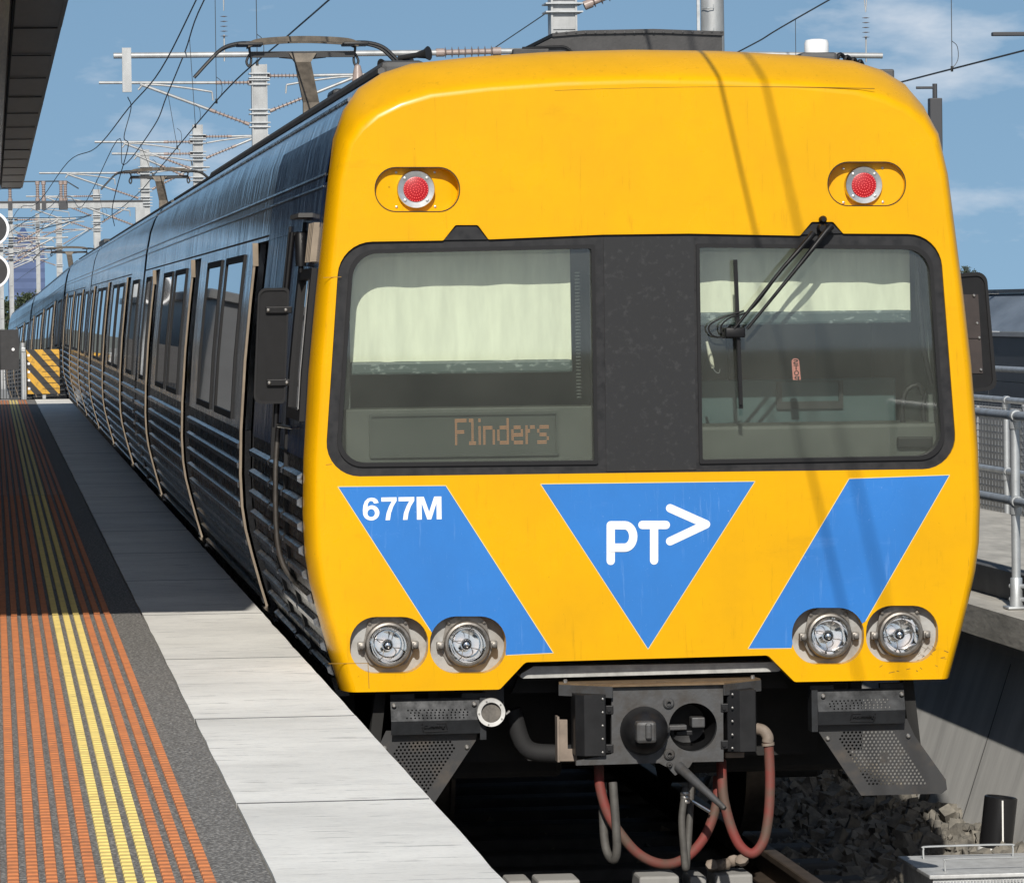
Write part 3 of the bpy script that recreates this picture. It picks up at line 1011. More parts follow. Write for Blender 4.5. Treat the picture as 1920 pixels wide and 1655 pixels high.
    MB().box(-1.40, 1.40, .10, 1.55, 1.62, 1.66).build('cab_floor', 'interior_dark', r)
    for s in (-1, 1):
        MB().box(s * 1.36 - .02, s * 1.36 + .02, .2, 1.55, 1.62, 3.2).build('cab_side_wall', 'cab_wall', r)
    MB().box(fp(1135, 440)[0], fp(1300, 440)[0], .10, .16, 1.9, 3.1).build('cab_pillar', 'interior_dark', r)
    MB().box(-.06, .02, .4, 1.5, 1.66, 3.2).build('cab_partition', 'cab_wall', r)
    MB().box(.10, .16, 1.2, 1.54, 1.66, 3.2).build('cab_locker', 'cab_wall', r)
    MB().box(.62, 1.05, 1.50, 1.545, 1.66, 3.15).build('cab_door', 'cab_brown', r)
    # blinds: wavy cloth sheets with a weighted bar
    def blind(x0, x1, zt, zb, y, seed):
        rr = random.Random(seed)
        n, k = 40, 8
        ph = [rr.uniform(0, 6) for _ in range(4)]
        rings = []
        for j in range(k + 1):
            z = zt + (zb - zt) * j / k
            amp = .0012 + .009 * (j / k) ** 2
            rings.append([(x0 + (x1 - x0) * i / n, y + amp * (math.sin(i * .55 + ph[0]) + .6 * math.sin(i * .93 + ph[1] + j * .12)), z) for i in range(n + 1)])
        MB().loft(rings, closed=False).build('window_blind', 'blind_cream', r, 60)
        return MB().bbox(x0 - .005, x1 + .005, y - .02, y + .02, zb - .058, zb + .003, .012)
    bl = .235
    lx0, lz = fp(657, 680, bl); lx1, _ = fp(1071, 680, bl)
    blind(lx0, lx1, 3.10, lz, bl, 3).build('blind_bar', 'blind_bar', r)
    rx0, rz = fp(1300, 587, bl); rx1, _ = fp(1706, 587, bl)
    blind(rx0, rx1, 3.10, rz, bl, 8).build('blind_bar', 'blind_bar', r)
    # destination display box
    dx0, dz1 = fp(648, 768, .11); dx1, dz0 = fp(1118, 880, .11)
    MB().bbox(dx0, dx1, .115, .42, dz0, dz1, .006).build('display_box', 'cab_desk', r)
    ddx0, ddz1 = fp(692, 776, .1); ddx1, ddz0 = fp(1048, 853, .1)
    dsp = MB().plate(rrect(ddx0, ddx1, ddz0, ddz1, .01, 3), [rrect(ddx0 + .012, ddx1 - .012, ddz0 + .012, ddz1 - .012, .006, 3)], FR, .098, .115).build('display_bezel', 'display_dark', r)
    MB().box(ddx0 + .01, ddx1 - .01, .1125, .1145, ddz0 + .01, ddz1 - .01).build('display_screen', 'display_dark', dsp)
    tx0, tz1 = fp(853, 785, .1); tx1, tz0 = fp(1030, 832, .1)
    GL = {'F': ('11111', '1', '1', '1111', '1', '1', '1'), 'l': ('11', '01', '01', '01', '01', '01', '111'), 'i': ('1', '0', '1', '1', '1', '1', '1'),
          'n': ('0', '0', '1111', '10001', '10001', '10001', '10001'), 'd': ('00001', '00001', '01111', '10001', '10001', '10001', '01111'),
          'e': ('0', '0', '0111', '10001', '11111', '1', '01111'), 'r': ('0', '0', '1011', '11', '1', '1', '1'), 's': ('0', '0', '01111', '1', '0111', '00001', '1111')}
    cells, cx_ = [], 0
    for ch in 'Flinders':
        w_ = max(len(row) for row in GL[ch])
        for j, row in enumerate(GL[ch]):
            for i_, v in enumerate(row):
                if v == '1': cells.append((cx_ + i_, j))
        cx_ += w_ + 1
    px = (tx1 - tx0) / (cx_ - 1) / 2; pz = (tz1 - tz0) / 14
    dots = MB()
    for (i_, j) in cells:
        for a_ in (0, 1):
            for b_ in (0, 1):
                X_, Z_ = tx0 + (2 * i_ + a_ + .5) * px, tz1 - (2 * j + b_ + .5) * pz
                dots.box(X_ - px * .34, X_ + px * .34, .1105, .1120, Z_ - pz * .34, Z_ + pz * .34)
    struct(dots.build('destination_text', 'led_amber', dsp), 'stuff', 'faint amber dot matrix word Flinders')
    # driver's desk, seat back and panel on the right
    z = fp(1500, 795, .2)[1]
    MB().bbox(fp(1306, 860, .2)[0], fp(1790, 860, .2)[0], .17, .62, 1.7, z, .02).build('desk', 'cab_desk', r)
    sz = fp(1500, 710, .75)[1]
    cab_x0, cab_x1 = fp(1310, 800, .75)[0], fp(1680, 800, .75)[0]
    MB().bbox(cab_x0, cab_x1, .74, .80, 1.7, sz, .012).build('console_panel', 'cab_teal', r)
    rx = [fp(1455, 714, .74), fp(1580, 765, .74)]
    MB().plate([(rx[0][0], rx[1][1]), (rx[1][0], rx[1][1]), (rx[1][0], rx[0][1] - .004), (rx[0][0], rx[0][1] - .004)],
               [[(rx[0][0] + .025, rx[1][1] + .035), (rx[1][0] - .02, rx[1][1] + .035), (rx[1][0] - .02, rx[0][1] - .006), (rx[0][0] + .025, rx[0][1] - .006)]], FR, .722, .738).build('console_frame', 'interior_dark', r)
    # STOP tag seen from behind
    t0 = fp(1484, 672, .45); t1 = fp(1500, 712, .45)
    tg = MB().plate(rpoly([(t0[0] + .006, t1[1]), (t1[0] + .004, t1[1]), (t1[0] - .004, t0[1]), (t0[0], t0[1])], [.001, .001, .016, .016], 5), [], FR, .45, .456).build('stop_tag', 'tag_pink', r)
    for k, ch in enumerate('STOP'):
        zc = t0[1] - .016 - .026 * k
        xm = (t0[0] + t1[0]) / 2 + .002 * k * .8
        text_obj('stop_letter', ch, 'tag_red', tg, xm - .0115, xm + .0115, zc - .0115, zc + .0115, .4492, .0008, bold=.02, flip=True)
    # handset on a cord, hanging clip
    hs = smooth_path([(*fp(1325, 640, .2), 0), (*fp(1331, 665, .2), 0), (*fp(1337, 690, .2), 0)], 3)
    MB().tube([(p.x, .2, p.y) for p in hs], [.006, .007, .009, .011, .012, .010, .008], 8).build('cab_pull', 'cream_plastic', r, 60)
    hs = smooth_path([(*fp(1337, 690, .2), 0), (*fp(1342, 697, .2), 0), (*fp(1348, 699, .2), 0), (*fp(1350, 692, .2), 0)], 4)
    MB().tube([(p.x, .2, p.y) for p in hs], .002, 6).build('pull_hook', 'brushed_steel', r)
    g = MB()
    for cx_, cy_ in ((1705, 755), (1745, 752)):
        q = smooth_path([(*fp(cx_ - 8, 815, .25), 0), (*fp(cx_ - 14, 770, .25), 0), (*fp(cx_ - 6, 733, .25), 0), (*fp(cx_ + 16, 722, .25), 0), (*fp(cx_ + 26, 740, .25), 0)], 5)
        g.tube([(p.x, .25, p.y) for p in q], .013, 8)
    g.build('gooseneck_mic', 'satin_black', r, 60, split=True)
    b0, b1 = fp(1682, 840, .16), fp(1748, 818, .16)
    MB().bbox(b0[0], b1[0], .14, .20, b0[1], b1[1], .008).build('mic_base', 'satin_black', r)
    q = [fp(1718, 470, .15), fp(1722, 560, .15), fp(1730, 650, .15), fp(1745, 720, .15)]
    MB().tube([(a, .14, b) for a, b in q], .014, 8).build('cab_conduit', 'satin_black', r, 60)
    # corrugated conduit on the left pane side
    m = MB()
    ca, cb = fp(1083, 510, .12), fp(1086, 750, .12)
    for k in range(38):
        z0 = ca[1] + (cb[1] - ca[1]) * k / 38
        m.lathe([(.010, 0), (.013, .004), (.010, .008)], (ca[0] + (cb[0] - ca[0]) * k / 38, .13, z0), (0, 0, -1), 8)
    struct(m.build('cable_conduit', 'cab_wall', r, 60), 'stuff')
    # ---------------- blue panels, number, logo
    def decal(name, pts, m='blue_paint', y=-.0012):
        return MB().plate(pts, [], FR, y, .0006).build(name, m, r)
    rec2 = [p for p in lampsR[1]]
    def arc(rec, start_px, end_px):
        a, b = fp(*start_px), fp(*end_px)
        i0 = min(range(len(rec)), key=lambda i: (rec[i][0] - a[0]) ** 2 + (rec[i][1] - a[1]) ** 2)
        i1 = min(range(len(rec)), key=lambda i: (rec[i][0] - b[0]) ** 2 + (rec[i][1] - b[1]) ** 2)
        out = [rec[i0]]
        i = i0
        while i != i1:
            i = (i + 1) % len(rec)
            out.append(rec[i])
        return out
    decal('blue_panel', fpl([(633, 912), (836, 910), (1038, 1224), (948, 1228)]) + arc(rec2, (949, 1220), (807, 1186)))
    decal('blue_panel', fpl([(1013, 907), (1416, 902), (1215, 1217)]))
    decal('blue_panel', fpl([(1592, 897), (1781, 890), (1623, 1164)]) + arc(lampsR[2], (1619, 1172), (1485, 1207)) + fpl([(1484, 1215), (1402, 1216)]))
    for a, b in (((633, 912), (836, 910)), ((836, 910), (1038, 1224)), ((1038, 1224), (950, 1228)), ((633, 912), (807, 1182)), ((1013, 907), (1416, 902)), ((1416, 902), (1215, 1217)),
                 ((1215, 1217), (1013, 907)), ((1592, 897), (1781, 890)), ((1781, 890), (1623, 1164)), ((1592, 897), (1402, 1216)), ((1402, 1216), (1484, 1215))):
        p_, q_ = fp(*a), fp(*b)
        MB().bar((p_[0], -.0004, p_[1]), (q_[0], -.0004, q_[1]), .0032, .0020, (0, 1, 0)).build('panel_edge', 'edge_pale', r)
    x0, z1 = fp(680, 933); x1, z0 = fp(828, 973)
    xs_ = [x0 + (x1 - x0) * k for k in (0, .21, .235, .43, .455, .655, .685, 1)]
    hgt = z1 - z0
    for k in (1, 2):
        a_, w_ = xs_[2 * k], xs_[2 * k + 1] - xs_[2 * k]
        P7 = [(0, 1), (1, 1), (1, .84), (.78, .60), (.62, .30), (.55, 0), (.26, 0), (.33, .30), (.50, .60), (.68, .82), (0, .82)]
        MB().plate([(a_ + u * w_, z0 + v * hgt) for u, v in P7], [], FR, -.0022, -.0012).build('number_digit', 'white_print', r)
    a_, w_ = xs_[0], xs_[1] - xs_[0]
    th = [2 * math.pi * q / 28 for q in range(28)]
    O6 = [(.5 + .5 * math.cos(t), .335 + .335 * math.sin(t)) for t in th if not rad(100) < t < rad(190)]
    cut = next(q for q, t in enumerate(th) if t > rad(100))
    O6 = O6[:cut] + [(.36, .63), (.285, .60), (.31, .74), (.40, .84), (.50, .86), (.62, .83), (.68, .74), (.96, .77), (.88, .90), (.72, .98), (.52, 1.0), (.30, .965), (.13, .85), (.03, .67), (-.005, .45)] + O6[cut:]
    H6 = [(.5 + .225 * math.cos(t), .325 + .175 * math.sin(t)) for t in th]
    MB().plate([(a_ + u * w_, z0 + v * hgt) for u, v in O6], [[(a_ + u * w_, z0 + v * hgt) for u, v in H6]], FR, -.0022, -.0012).build('number_digit', 'white_print', r)
    ma, mb_ = xs_[6], xs_[7]
    t_ = (mb_ - ma)
    M_ = [(0, 0), (.20, 0), (.20, .72), (.42, 0), (.58, 0), (.80, .72), (.80, 0), (1, 0), (1, 1), (.71, 1), (.5, .33), (.29, 1), (0, 1)]
    MB().plate([(ma + a * t_, z0 + b * (z1 - z0)) for a, b in M_], [], FR, -.0022, -.0012).build('number_letter', 'white_print', r)
    lg = MB()
    def L(*p): return [fp(900 + a / 3.2, 880 + b / 3.2) for a, b in p]
    sw = fp(1000 + 50 / 3.2, 900)[0] - fp(1000, 900)[0]
    stroke(lg, L((784, 547), (784, 336)), sw, -.0014, .0008)
    bowl = [(784, 334), (868, 334)] + [(868 + 51 * math.sin(t), 401 - 67 * math.cos(t)) for t in [math.pi * k / 12 for k in range(1, 12)]] + [(868, 468), (790, 468)]
    stroke(lg, L(*bowl), sw, -.0024, .0006)
    stroke(lg, L((974, 332), (1115, 332)), sw, -.0014, .0008)
    stroke(lg, L((1044, 340), (1044, 545)), sw, -.0024, .0006)
    stroke(lg, L((1140, 232), (1356, 328), (1140, 430)), sw, -.0014, .0008)
    lg.build('operator_logo', 'white_print', r)
    # ---------------- headlights
    for i, (cx, cy) in enumerate(((729, 1209), (877, 1208), (1557, 1192), (1691, 1189))):
        rec = lampsR[i]
        c = Vector((fp(cx, cy)[0], 0, fp(cx, cy)[1]))
        hl = thing_part('headlight', r)
        big = [(c.x + (x - c.x) * 1.05, c.z + (z - c.z) * 1.05) for x, z in rec]
        s = 1 if i < 2 else -1
        MB().plate(big, [circ(c.x, c.z, .100, 28)], lambda a, b, t, c=c, s=s: (a, t + s * (a - c.x) * .12, b), .075, .09).build('housing_plate', 'lamp_housing', hl)
        # clamp ring plate with flat top
        cr_ = rpoly([(c.x - .118, c.z - .03), (c.x - .09, c.z + .10), (c.x - .045, c.z + .125), (c.x + .055, c.z + .125), (c.x + .09, c.z + .10), (c.x + .118, c.z - .03),
                     (c.x + .085, c.z - .09), (c.x, c.z - .115), (c.x - .085, c.z - .09)], .03, 4)
        MB().plate(cr_, [circ(c.x, c.z, .094, 28)], FR, .052, .062).build('clamp_plate', 'lamp_ring', hl)
        MB().lathe([(.094, .062), (.104, .058), (.106, .03), (.100, .012), (.091, .008), (.085, .018), (.085, .05)], (c.x, 0, c.z), (0, 1, 0), 36, False).build('bezel', 'lamp_ring', hl, 40)
        MB().lathe([(.086, .022), (.078, .050), (.062, .078), (.040, .096), (.018, .104), (.002, .106)], (c.x, 0, c.z), (0, 1, 0), 36, False).build('reflector', 'chrome', hl, 60)
        MB().lathe([(.0, .034), (.016, .038), (.025, .050), (.027, .062), (.020, .08), (.010, .10)], (c.x, 0, c.z - .004), (0, 1, 0), 24).build('lamp_bulb', 'chrome', hl, 60)
        rr_ = random.Random(i + 5)
        for k in range(4):  # curved dark bars stand in for reflections in the bowl
            t = rad(40 + 90 * k + rr_.uniform(-14, 14) + i * 11)
            q = [(c.x + q_ * math.cos(t + tw), yy, c.z + q_ * math.sin(t + tw)) for q_, tw, yy in ((.026, 0, .066), (.045, .25, .060), (.063, .32, .050), (.082, .18, .030))]
            MB().tube(smooth_path(q, 4), .0020, 6).build('reflection_arc', 'lamp_ring', hl, 60)
        MB().lathe([(.0, .004), (.03, .006), (.06, .011), (.086, .020)], (c.x, 0, c.z), (0, 1, 0), 36, False).build('lens', 'lamp_glass', hl, 60)
        cl = MB()
        for s2 in (-1, 1):
            cl.bbox(c.x + s2 * .122 - .016, c.x + s2 * .122 + .016, .02, .056, c.z - .022, c.z + .012, .004)
            cl.lathe([(.012, -.006), (.012, .012), (.006, .014)], (c.x + s2 * .122, .012, c.z - .004), (0, -1, 0), 10)
        for s2 in (-1, 1):
            cl.lathe([(.009, 0), (.009, .010), (.004, .013)], (c.x + s2 * .082, .052, c.z + .098), (0, -1, 0), 10)
        cl.build('clamp_bolt', 'lamp_ring', hl, 40, split=True)
    # ---------------- red tail lights
    for i, (cx, cy) in enumerate(((781, 355), (1622, 347))):
        c = fp(cx, cy)
        tl = thing_part('tail_light', r)
        s = 1 if i == 0 else -1
        big = [(c[0] + (x - c[0]) * 1.04, c[1] + (z - c[1]) * 1.04) for x, z in redR[i]]
        MB().plate(big, [], lambda a, b, t, c=c, s=s: (a, t + s * (a - c[0]) * .14, b), .056, .085).build('mount_plate', 'yellow_paint', tl)
        cxr = sum(p[0] for p in redR[i]) / len(redR[i])
        MB().plate([(cxr + (x - cxr) * 1.022, c[1] + (z - c[1]) * 1.045) for x, z in redR[i]], [redR[i]], FR, -.0012, .0008).build('seal', 'rubber', tl)
        MB().lathe([(.0, .03), (.060, .028), (.060, .024), (.083, .022), (.086, .028), (.086, .07)], (c[0], 0, c[1]), (0, 1, 0), 40).build('bezel', 'brushed_steel', tl, 40)
        MB().lathe([(.0, .018), (.040, .020), (.057, .024), (.057, .03)], (c[0], 0, c[1]), (0, 1, 0), 36).build('lens', 'red_lens', tl, 60)
        ld = MB()
        for ring, n in enumerate((1, 8, 16, 24, 30)):
            for k in range(n):
                t = 2 * math.pi * k / n + ring * .1
                ld.lathe([(.0, -.002), (.0021, -.001), (.0021, .004)], (c[0] + ring * .0132 * math.cos(t), .019, c[1] + ring * .0132 * math.sin(t)), (0, 1, 0), 6)
        struct(ld.build('led_array', 'led_pink', tl), 'stuff')
        sc_ = MB()
        for ax, az in ((-.05, .05), (.05, .05), (-.05, -.05), (.05, -.05)):
            sc_.lathe([(.007, 0), (.007, .003), (.004, .004)], (c[0] + ax, .0235, c[1] + az), (0, -1, 0), 8)
        for ax, az in ((-.088, .078), (.09, .078), (-.088, -.078), (.09, -.078)):
            sc_.lathe([(.006, 0), (.006, .004), (.003, .005)], (c[0] + ax, .056 + s * ax * .14, c[1] + az), (0, -1, 0), 8)
        sc_.build('screw', 'bolt_steel', tl, split=True)
    sf = MB()
    rs = random.Random(11)
    for k in range(34):
        px_, py_ = rs.uniform(1640, 1775), rs.uniform(1205, 1264)
        if px_ < 1720 and py_ < 1246: continue
        if px_ > 1772 - (py_ - 1200) * .1: continue
        a, b = fp(px_, py_); L_ = rs.uniform(.006, .03); an_ = rs.uniform(-.9, .9)
        sf.bar((a, -.0004, b), (a + L_ * math.cos(an_), -.0004, b + L_ * math.sin(an_)), rs.uniform(.0012, .003), .001, (0, 1, 0))
    struct(sf.build('scuff_marks', 'scuff', r), 'stuff')
    # ---------------- wiper
    wp = thing_part('wiper', r)
    def W(zx, zy, ly=-.06): 
        x, z = fp(1200 + zx / 2.667, 380 + zy / 2.667, ly)
        return (x, ly, z)
    m = MB()
    m.tube([W(865, 155, -.03), W(845, 180, -.05), W(720, 320, -.06), W(470, 632, -.05)], [.016, .013, .009, .007], 8)
    m.tube([W(955, 118, -.03), W(930, 145, -.05), W(770, 345, -.06), W(535, 632, -.05)], [.018, .014, .009, .007], 8)
    m.lathe([(.022, 0), (.024, .03), (.016, .05)], W(905, 130, .01), (0, -1, 0), 14)
    m.lathe([(.016, 0), (.018, .03), (.010, .045)], W(910, 85, .0), (0, -1, 0), 12)
    m.bbox(W(430, 660)[0], W(528, 660)[0], -.055, -.02, W(430, 675)[2], W(430, 625)[2], .005)
    m.build('wiper_arm', 'satin_black', wp, 60)
    m = MB()
    m.bar(W(476, 285, -.012), W(505, 1030, -.012), .014, .018)
    m.bar(W(476, 300, -.028), W(505, 1010, -.028), .010, .012)
    m.build('wiper_blade', 'satin_black', wp)
    hs = smooth_path([W(700, 350, -.05), W(560, 530, -.045), W(450, 575, -.03), W(405, 620, -.02), W(425, 665, -.02), W(480, 655, -.02)], 6)
    MB().tube(hs, .004, 6).build('washer_hose', 'rubber', wp, 60)
    hs = smooth_path([W(520, 540, -.04), W(400, 580, -.03), W(345, 620, -.02), W(370, 668, -.02), W(470, 675, -.02)], 6)
    MB().tube(hs, .004, 6).build('washer_hose', 'rubber', wp, 60)
    # ---------------- bumper bar, coupler
    b0, b1 = fp(968, 1270, .10), fp(1452, 1241, .10)
    MB().plate(rpoly(fpl([(962, 1272), (1472, 1258), (1452, 1241), (1000, 1249)], .1), .012, 3), [], FR, .10, .30).build('valance_bar', 'valance_bar', r)
    MB().plate(fpl([(960, 1300), (1480, 1290), (1450, 1236), (985, 1242)], .3), [], FR, .32, .36).build('valance_back', 'under_dark', r)
    coupler(r)
    deflectors(r)
    # horn lamp under the left of the nose
    c = fp(922, 1336, .0)
    hl = thing_part('round_horn', r)
    MB().lathe([(.046, .0), (.064, -.004), (.066, .012), (.060, .03), (.045, .10), (.02, .2), (.02, .28)], (c[0], .02, c[1]), (0, 1, 0), 32, False).build('horn_bell', 'horn_white', hl, 40)
    MB().lathe([(0, .018), (.047, .018), (.047, .03)], (c[0], .02, c[1]), (0, 1, 0), 28).build('horn_grille', 'horn_mesh', hl, 40)
    sm = MB()
    for k in range(5):
        t = rad(40 + 72 * k)
        sm.lathe([(.004, 0), (.004, .003)], (c[0] + .056 * math.cos(t), .016, c[1] + .056 * math.sin(t)), (0, -1, 0), 8)
    sm.tube([(c[0] + .068, .03, c[1] - .01), (c[0] + .085, .03, c[1] + .005)], .006, 6)
    struct(sm.build('horn_screw', 'bolt_steel', hl), 'stuff')
    MB().box(c[0] - .03, c[0] + .07, .12, .16, c[1] + .02, c[1] + .12).build('horn_bracket', 'coupler_dark', hl)
    # brake pipe sweeping across behind the coupler
    q = [(*fp(960, 1330, .4), 0), (*fp(985, 1400, .4), 0), (*fp(1040, 1412, .4), 0), (*fp(1110, 1410, .4), 0)]
    MB().tube([(p.x, .4, p.y) for p in smooth_path(q, 5)], .042, 10).build('air_duct', 'gangway', r, 60)
    # ---------------- sides and saloon
    shell(r, .40, 24.2, True)
    saloon(r, .22, 24.2, DOORS, WINS, True, 1)
    MB().loft([[(-w, y, z) for z, w in PROF if z >= 3.26] + [(w, y, z) for z, w in PROF[::-1] if z >= 3.26][1:] for y in (.395, .41)], closed=False).build('roof_seam', 'roof_grey', r)
    # cab flank: navy panels, lower ribs, side window, cab door line
    patch(MB(), .22, 1.40, 2.0, 3.06, 0, .05).build('cab_flank', 'navy_side', r, 40)
    patch(MB(), 1.43, 2.45, 2.0, 3.20, -.012, .05).build('cab_door', 'navy_side', r, 40)
    patch(MB(), 2.48, 4.25, 2.0, 3.06, 0, .05).build('cab_flank', 'navy_side', r, 40)
    patch(MB(), .40, 4.25, 3.06, 3.52, .002, .004).build('cab_cantrail', 'navy_side', r, 40)
    patch(MB(), .22, .40, 3.06, 3.26, .0, .004).build('cab_cantrail', 'navy_side', r, 40)
    for a, b in ((.22, 1.40), (1.43, 2.45), (2.48, 4.25)):
        patch(MB(), a, b, .985, 2.0, -.004, .05).build('lower_panel', 'panel_dark', r, 40)
        for z in RIBZ:
            o = .024
            MB().loft([[(sx(z - .026), y, z - .026), (sx(z - .012, o), y, z - .012), (sx(z + .012, o), y, z + .012), (sx(z + .026), y, z + .026)] for y in (a + .05, b - .06)], cap0=True, cap1=True).build('rib', 'stainless_rib', r, 20)
    fr = MB()
    w0, w1, z0, z1 = .30, 1.22, 2.17, 2.87
    for a, b, c, d in ((w0, w1, z1 - .05, z1), (w0, w1, z0, z0 + .05), (w0, w0 + .09, z0 + .05, z1 - .05), (w1 - .09, w1, z0 + .05, z1 - .05)):
        patch(fr, a, b, c, d, .024, .03)
    wi = fr.build('cab_window_frame', 'rubber', r, 30)
    patch(MB(), w0 + .09, w1 - .09, z0 + .05, z1 - .05, .004, .006).build('pane', 'tinted_glass', wi, 40)
    patch(MB(), .66, .70, z0 + .05, z1 - .05, .010, .006).build('window_slide', 'brushed_steel', wi, 40)
    # cab door hand rails
    MB().tube([(sx(zz, .07), 1.25, zz) for zz in (3.05, 2.9, 2.6, 2.3, 2.12)], .014, 8).build('mirror_pole', 'satin_black', r, 60)
    MB().tube(smooth_path([(sx(2.14, .05), 1.36, 2.14), (sx(1.9, .055), 1.36, 1.9), (sx(1.6, .055), 1.36, 1.6), (sx(1.45, .04), 1.36, 1.45), (sx(1.34, .0), 1.36, 1.36)], 4), .013, 10).build('hand_rail', 'wheel_steel', r, 60)
    MB().tube([(sx(2.12, .07), 1.25, 2.13), (sx(2.12, .0), 1.15, 2.12)], .008, 6).build('pole_bracket', 'brushed_steel', r)
    MB().tube([(sx(3.0, .06), 1.25, 3.04), (sx(3.0, -.02), 1.25, 3.04)], .012, 6).build('pole_bracket', 'satin_black', r)
    patch(MB(), 1.395, 1.435, 1.0, 3.1, .012, .03).build('door_seal', 'rubber', r, 30)
    patch(MB(), 2.445, 2.485, 1.0, 3.1, .012, .03).build('door_seal', 'rubber', r, 30)
    # mirror
    mr = thing_part('driver_mirror', r)
    xm0, xm1 = sx(2.5, .190), sx(2.5, .03)
    pl = rpoly([(xm0 - .02, 2.235), (xm1 - .03, 2.235), (xm1, 2.785), (xm0 + .012, 2.785)], [.04, .02, .02, .04], 6)
    MB().plate(pl, [], FR, 1.17, 1.21).build('mirror_back', 'satin_black', mr)
    cx = sum(p[0] for p in pl) / len(pl)
    MB().plate(pl, [[(cx + (x - cx) * .88, 2.51 + (z - 2.51) * .955) for x, z in pl]], FR, 1.162, 1.17).build('mirror_rim', 'rubber', mr)
    for zz in (2.68, 2.335):
        MB().bbox(cx - .03, xm1 + .01, 1.150, 1.17, zz - .016, zz + .016, .004).build('mirror_clamp', 'satin_black', mr)
        sb = MB()
        for xx in (cx - .018, xm1 - .02):
            sb.lathe([(.008, 0), (.008, .005), (.003, .008)], (xx, 1.150, zz), (0, -1, 0), 8)
        sb.build('mirror_bolt', 'bolt_steel', mr, split=True)
    cy_ = MB()
    cy_.lathe([(.026, 0), (.026, .15), (.020, .16)], (sx(2.95, .035), 1.02, 2.885), (0, 0, 1), 14)
    cy_.lathe([(.012, -.03), (.012, .0)], (sx(2.95, .035), 1.02, 2.885), (0, 0, 1), 10)
    cy_.build('side_camera', 'satin_black', r, 50)
    for k in range(4):
        patch(MB(), .42 + .10 * k, .46 + .10 * k, 2.90, 3.08, .03, .04).build('vent_fin', 'jamb_steel', r, 30)
    patch(MB(), .95, 1.55, 3.115, 3.135, .07, .09).build('rain_hood', 'roof_grey', r, 30)
    # right-hand mirror: scuffed black back plate with rivets
    m2 = thing_part('driver_mirror', r)
    pl = rpoly(fpl([(1796, 738), (1869, 730), (1849, 509), (1780, 514)], .45), [.03, .04, .05, .02], 6)
    MB().plate(pl, [], FR, .45, .485).build('mirror_back', 'satin_black', m2)
    cx = sum(p[0] for p in pl) / len(pl); cz = sum(p[1] for p in pl) / len(pl)
    MB().plate(pl, [[(cx + (x - cx) * .84, cz + (z - cz) * .94) for x, z in pl]], FR, .440, .45).build('mirror_rim', 'rubber', m2)
    MB().plate(fpl([(1807, 700), (1843, 700), (1834, 552), (1798, 552)], .446), [], FR, .444, .45).build('mirror_plate', 'cover_dark', m2)
    MB().plate(fpl([(1806, 634), (1838, 634), (1834, 608), (1804, 608)], .44), [], FR, .438, .444).build('mirror_plate', 'cover_dark', m2)
    sb = MB()
    for p in ((1803, 558), (1826, 554), (1810, 609), (1832, 606), (1813, 636), (1836, 633), (1817, 696), (1839, 693)):
        a, b = fp(*p, .44)
        sb.lathe([(.007, 0), (.007, .004), (.003, .007)], (a, .440, b), (0, -1, 0), 8)
    sb.build('mirror_bolt', 'bolt_steel', m2, split=True)
    MB().bar((1.46, .47, 2.55), (1.56, .47, 2.55), .03).build('mirror_arm', 'satin_black', m2)
    # ---------------- roof
    z4 = 4.04
    ac = thing_part('roof_cooler', r)
    prof = [(-.40, 3.80), (-.40, 3.913), (-.27, 3.963), (-.19, 4.003), (-.05, 4.013), (.3, 4.018), (.645, 4.003), (.645, 3.80)]
    MB().plate(prof, [], FR, 1.75, 3.6).build('cooler_case', 'roof_box', ac)
    lid = [(-.20, 4.003), (-.05, 4.014), (.3, 4.019), (.652, 4.004), (.652, 4.024), (.3, 4.038), (-.05, 4.033), (-.20, 4.020)]
    MB().plate(lid, [], FR, 1.735, 3.62).build('cooler_lid', 'roof_box', ac)
    rv = MB()
    for k in range(18):
        x = -.18 + .82 * k / 17
        rv.lathe([(.006, 0), (.006, .004), (.002, .006)], (x, 1.735, 4.022), (0, -1, 0), 6)
    struct(rv.build('rivet', 'roof_grey', ac), 'stuff')
    MB().tube(smooth_path([(-.35, 1.735, 3.948), (-.2, 1.735, 3.953), (-.13, 1.735, 3.948), (-.08, 1.735, 3.898)], 4), .006, 6).build('cooler_pipe', 'rubber', ac)
    MB().bbox(-.40, -.22, 1.70, 1.75, 3.858, 3.943, .006).build('cooler_hatch', 'roof_box', ac)
    an = thing_part('roof_antenna', r)
    x, z = fp(1531, 98, 1.6)
    MB().lathe([(.060, 0), (.060, .05), (.054, .066), (.03, .072), (0, .072)], (x, 1.6, z - .008), (0, 0, 1), 24).build('antenna_dome', 'white_dome', an, 40)
    MB().bbox(x - .10, x + .09, 1.5, 1.7, z - .07, z - .006, .02).build('antenna_base', 'roof_grey', an)
    tb = MB()
    x2, zz2 = fp(1575, 108, 1.6)
    for k in range(4):
        tb.tube(smooth_path([(x2 - .02 + .035 * k, 1.6, zz2 - .08), (x2 - .01 + .035 * k, 1.58, zz2 + .012 - .01 * k), (x2 + .03 + .03 * k, 1.6, zz2 - .012 - .012 * k), (x2 + .06 + .03 * k, 1.62, zz2 - .09)], 4), .010, 6)
    tb.build('roof_cable', 'rubber', r, 60, split=True)
    x3, zz3 = fp(1655, 128, 1.9)
    MB().bbox(x3 - .06, x3 + .04, 1.8, 2.0, zz3 - .12, zz3 - .01, .01).build('roof_bracket', 'roof_grey', r)
    # air horns on the left of the roof
    hn = thing_part('air_horn', r)
    a = fp(757, 112, 1.9)
    MB().lathe([(.012, 0), (.014, .12), (.022, .18), (.034, .20)], (a[0] + .05, 1.98, a[1] + .0), (-.8, -.55, -.15), 14).build('horn_trumpet', 'panto_black', hn, 50)
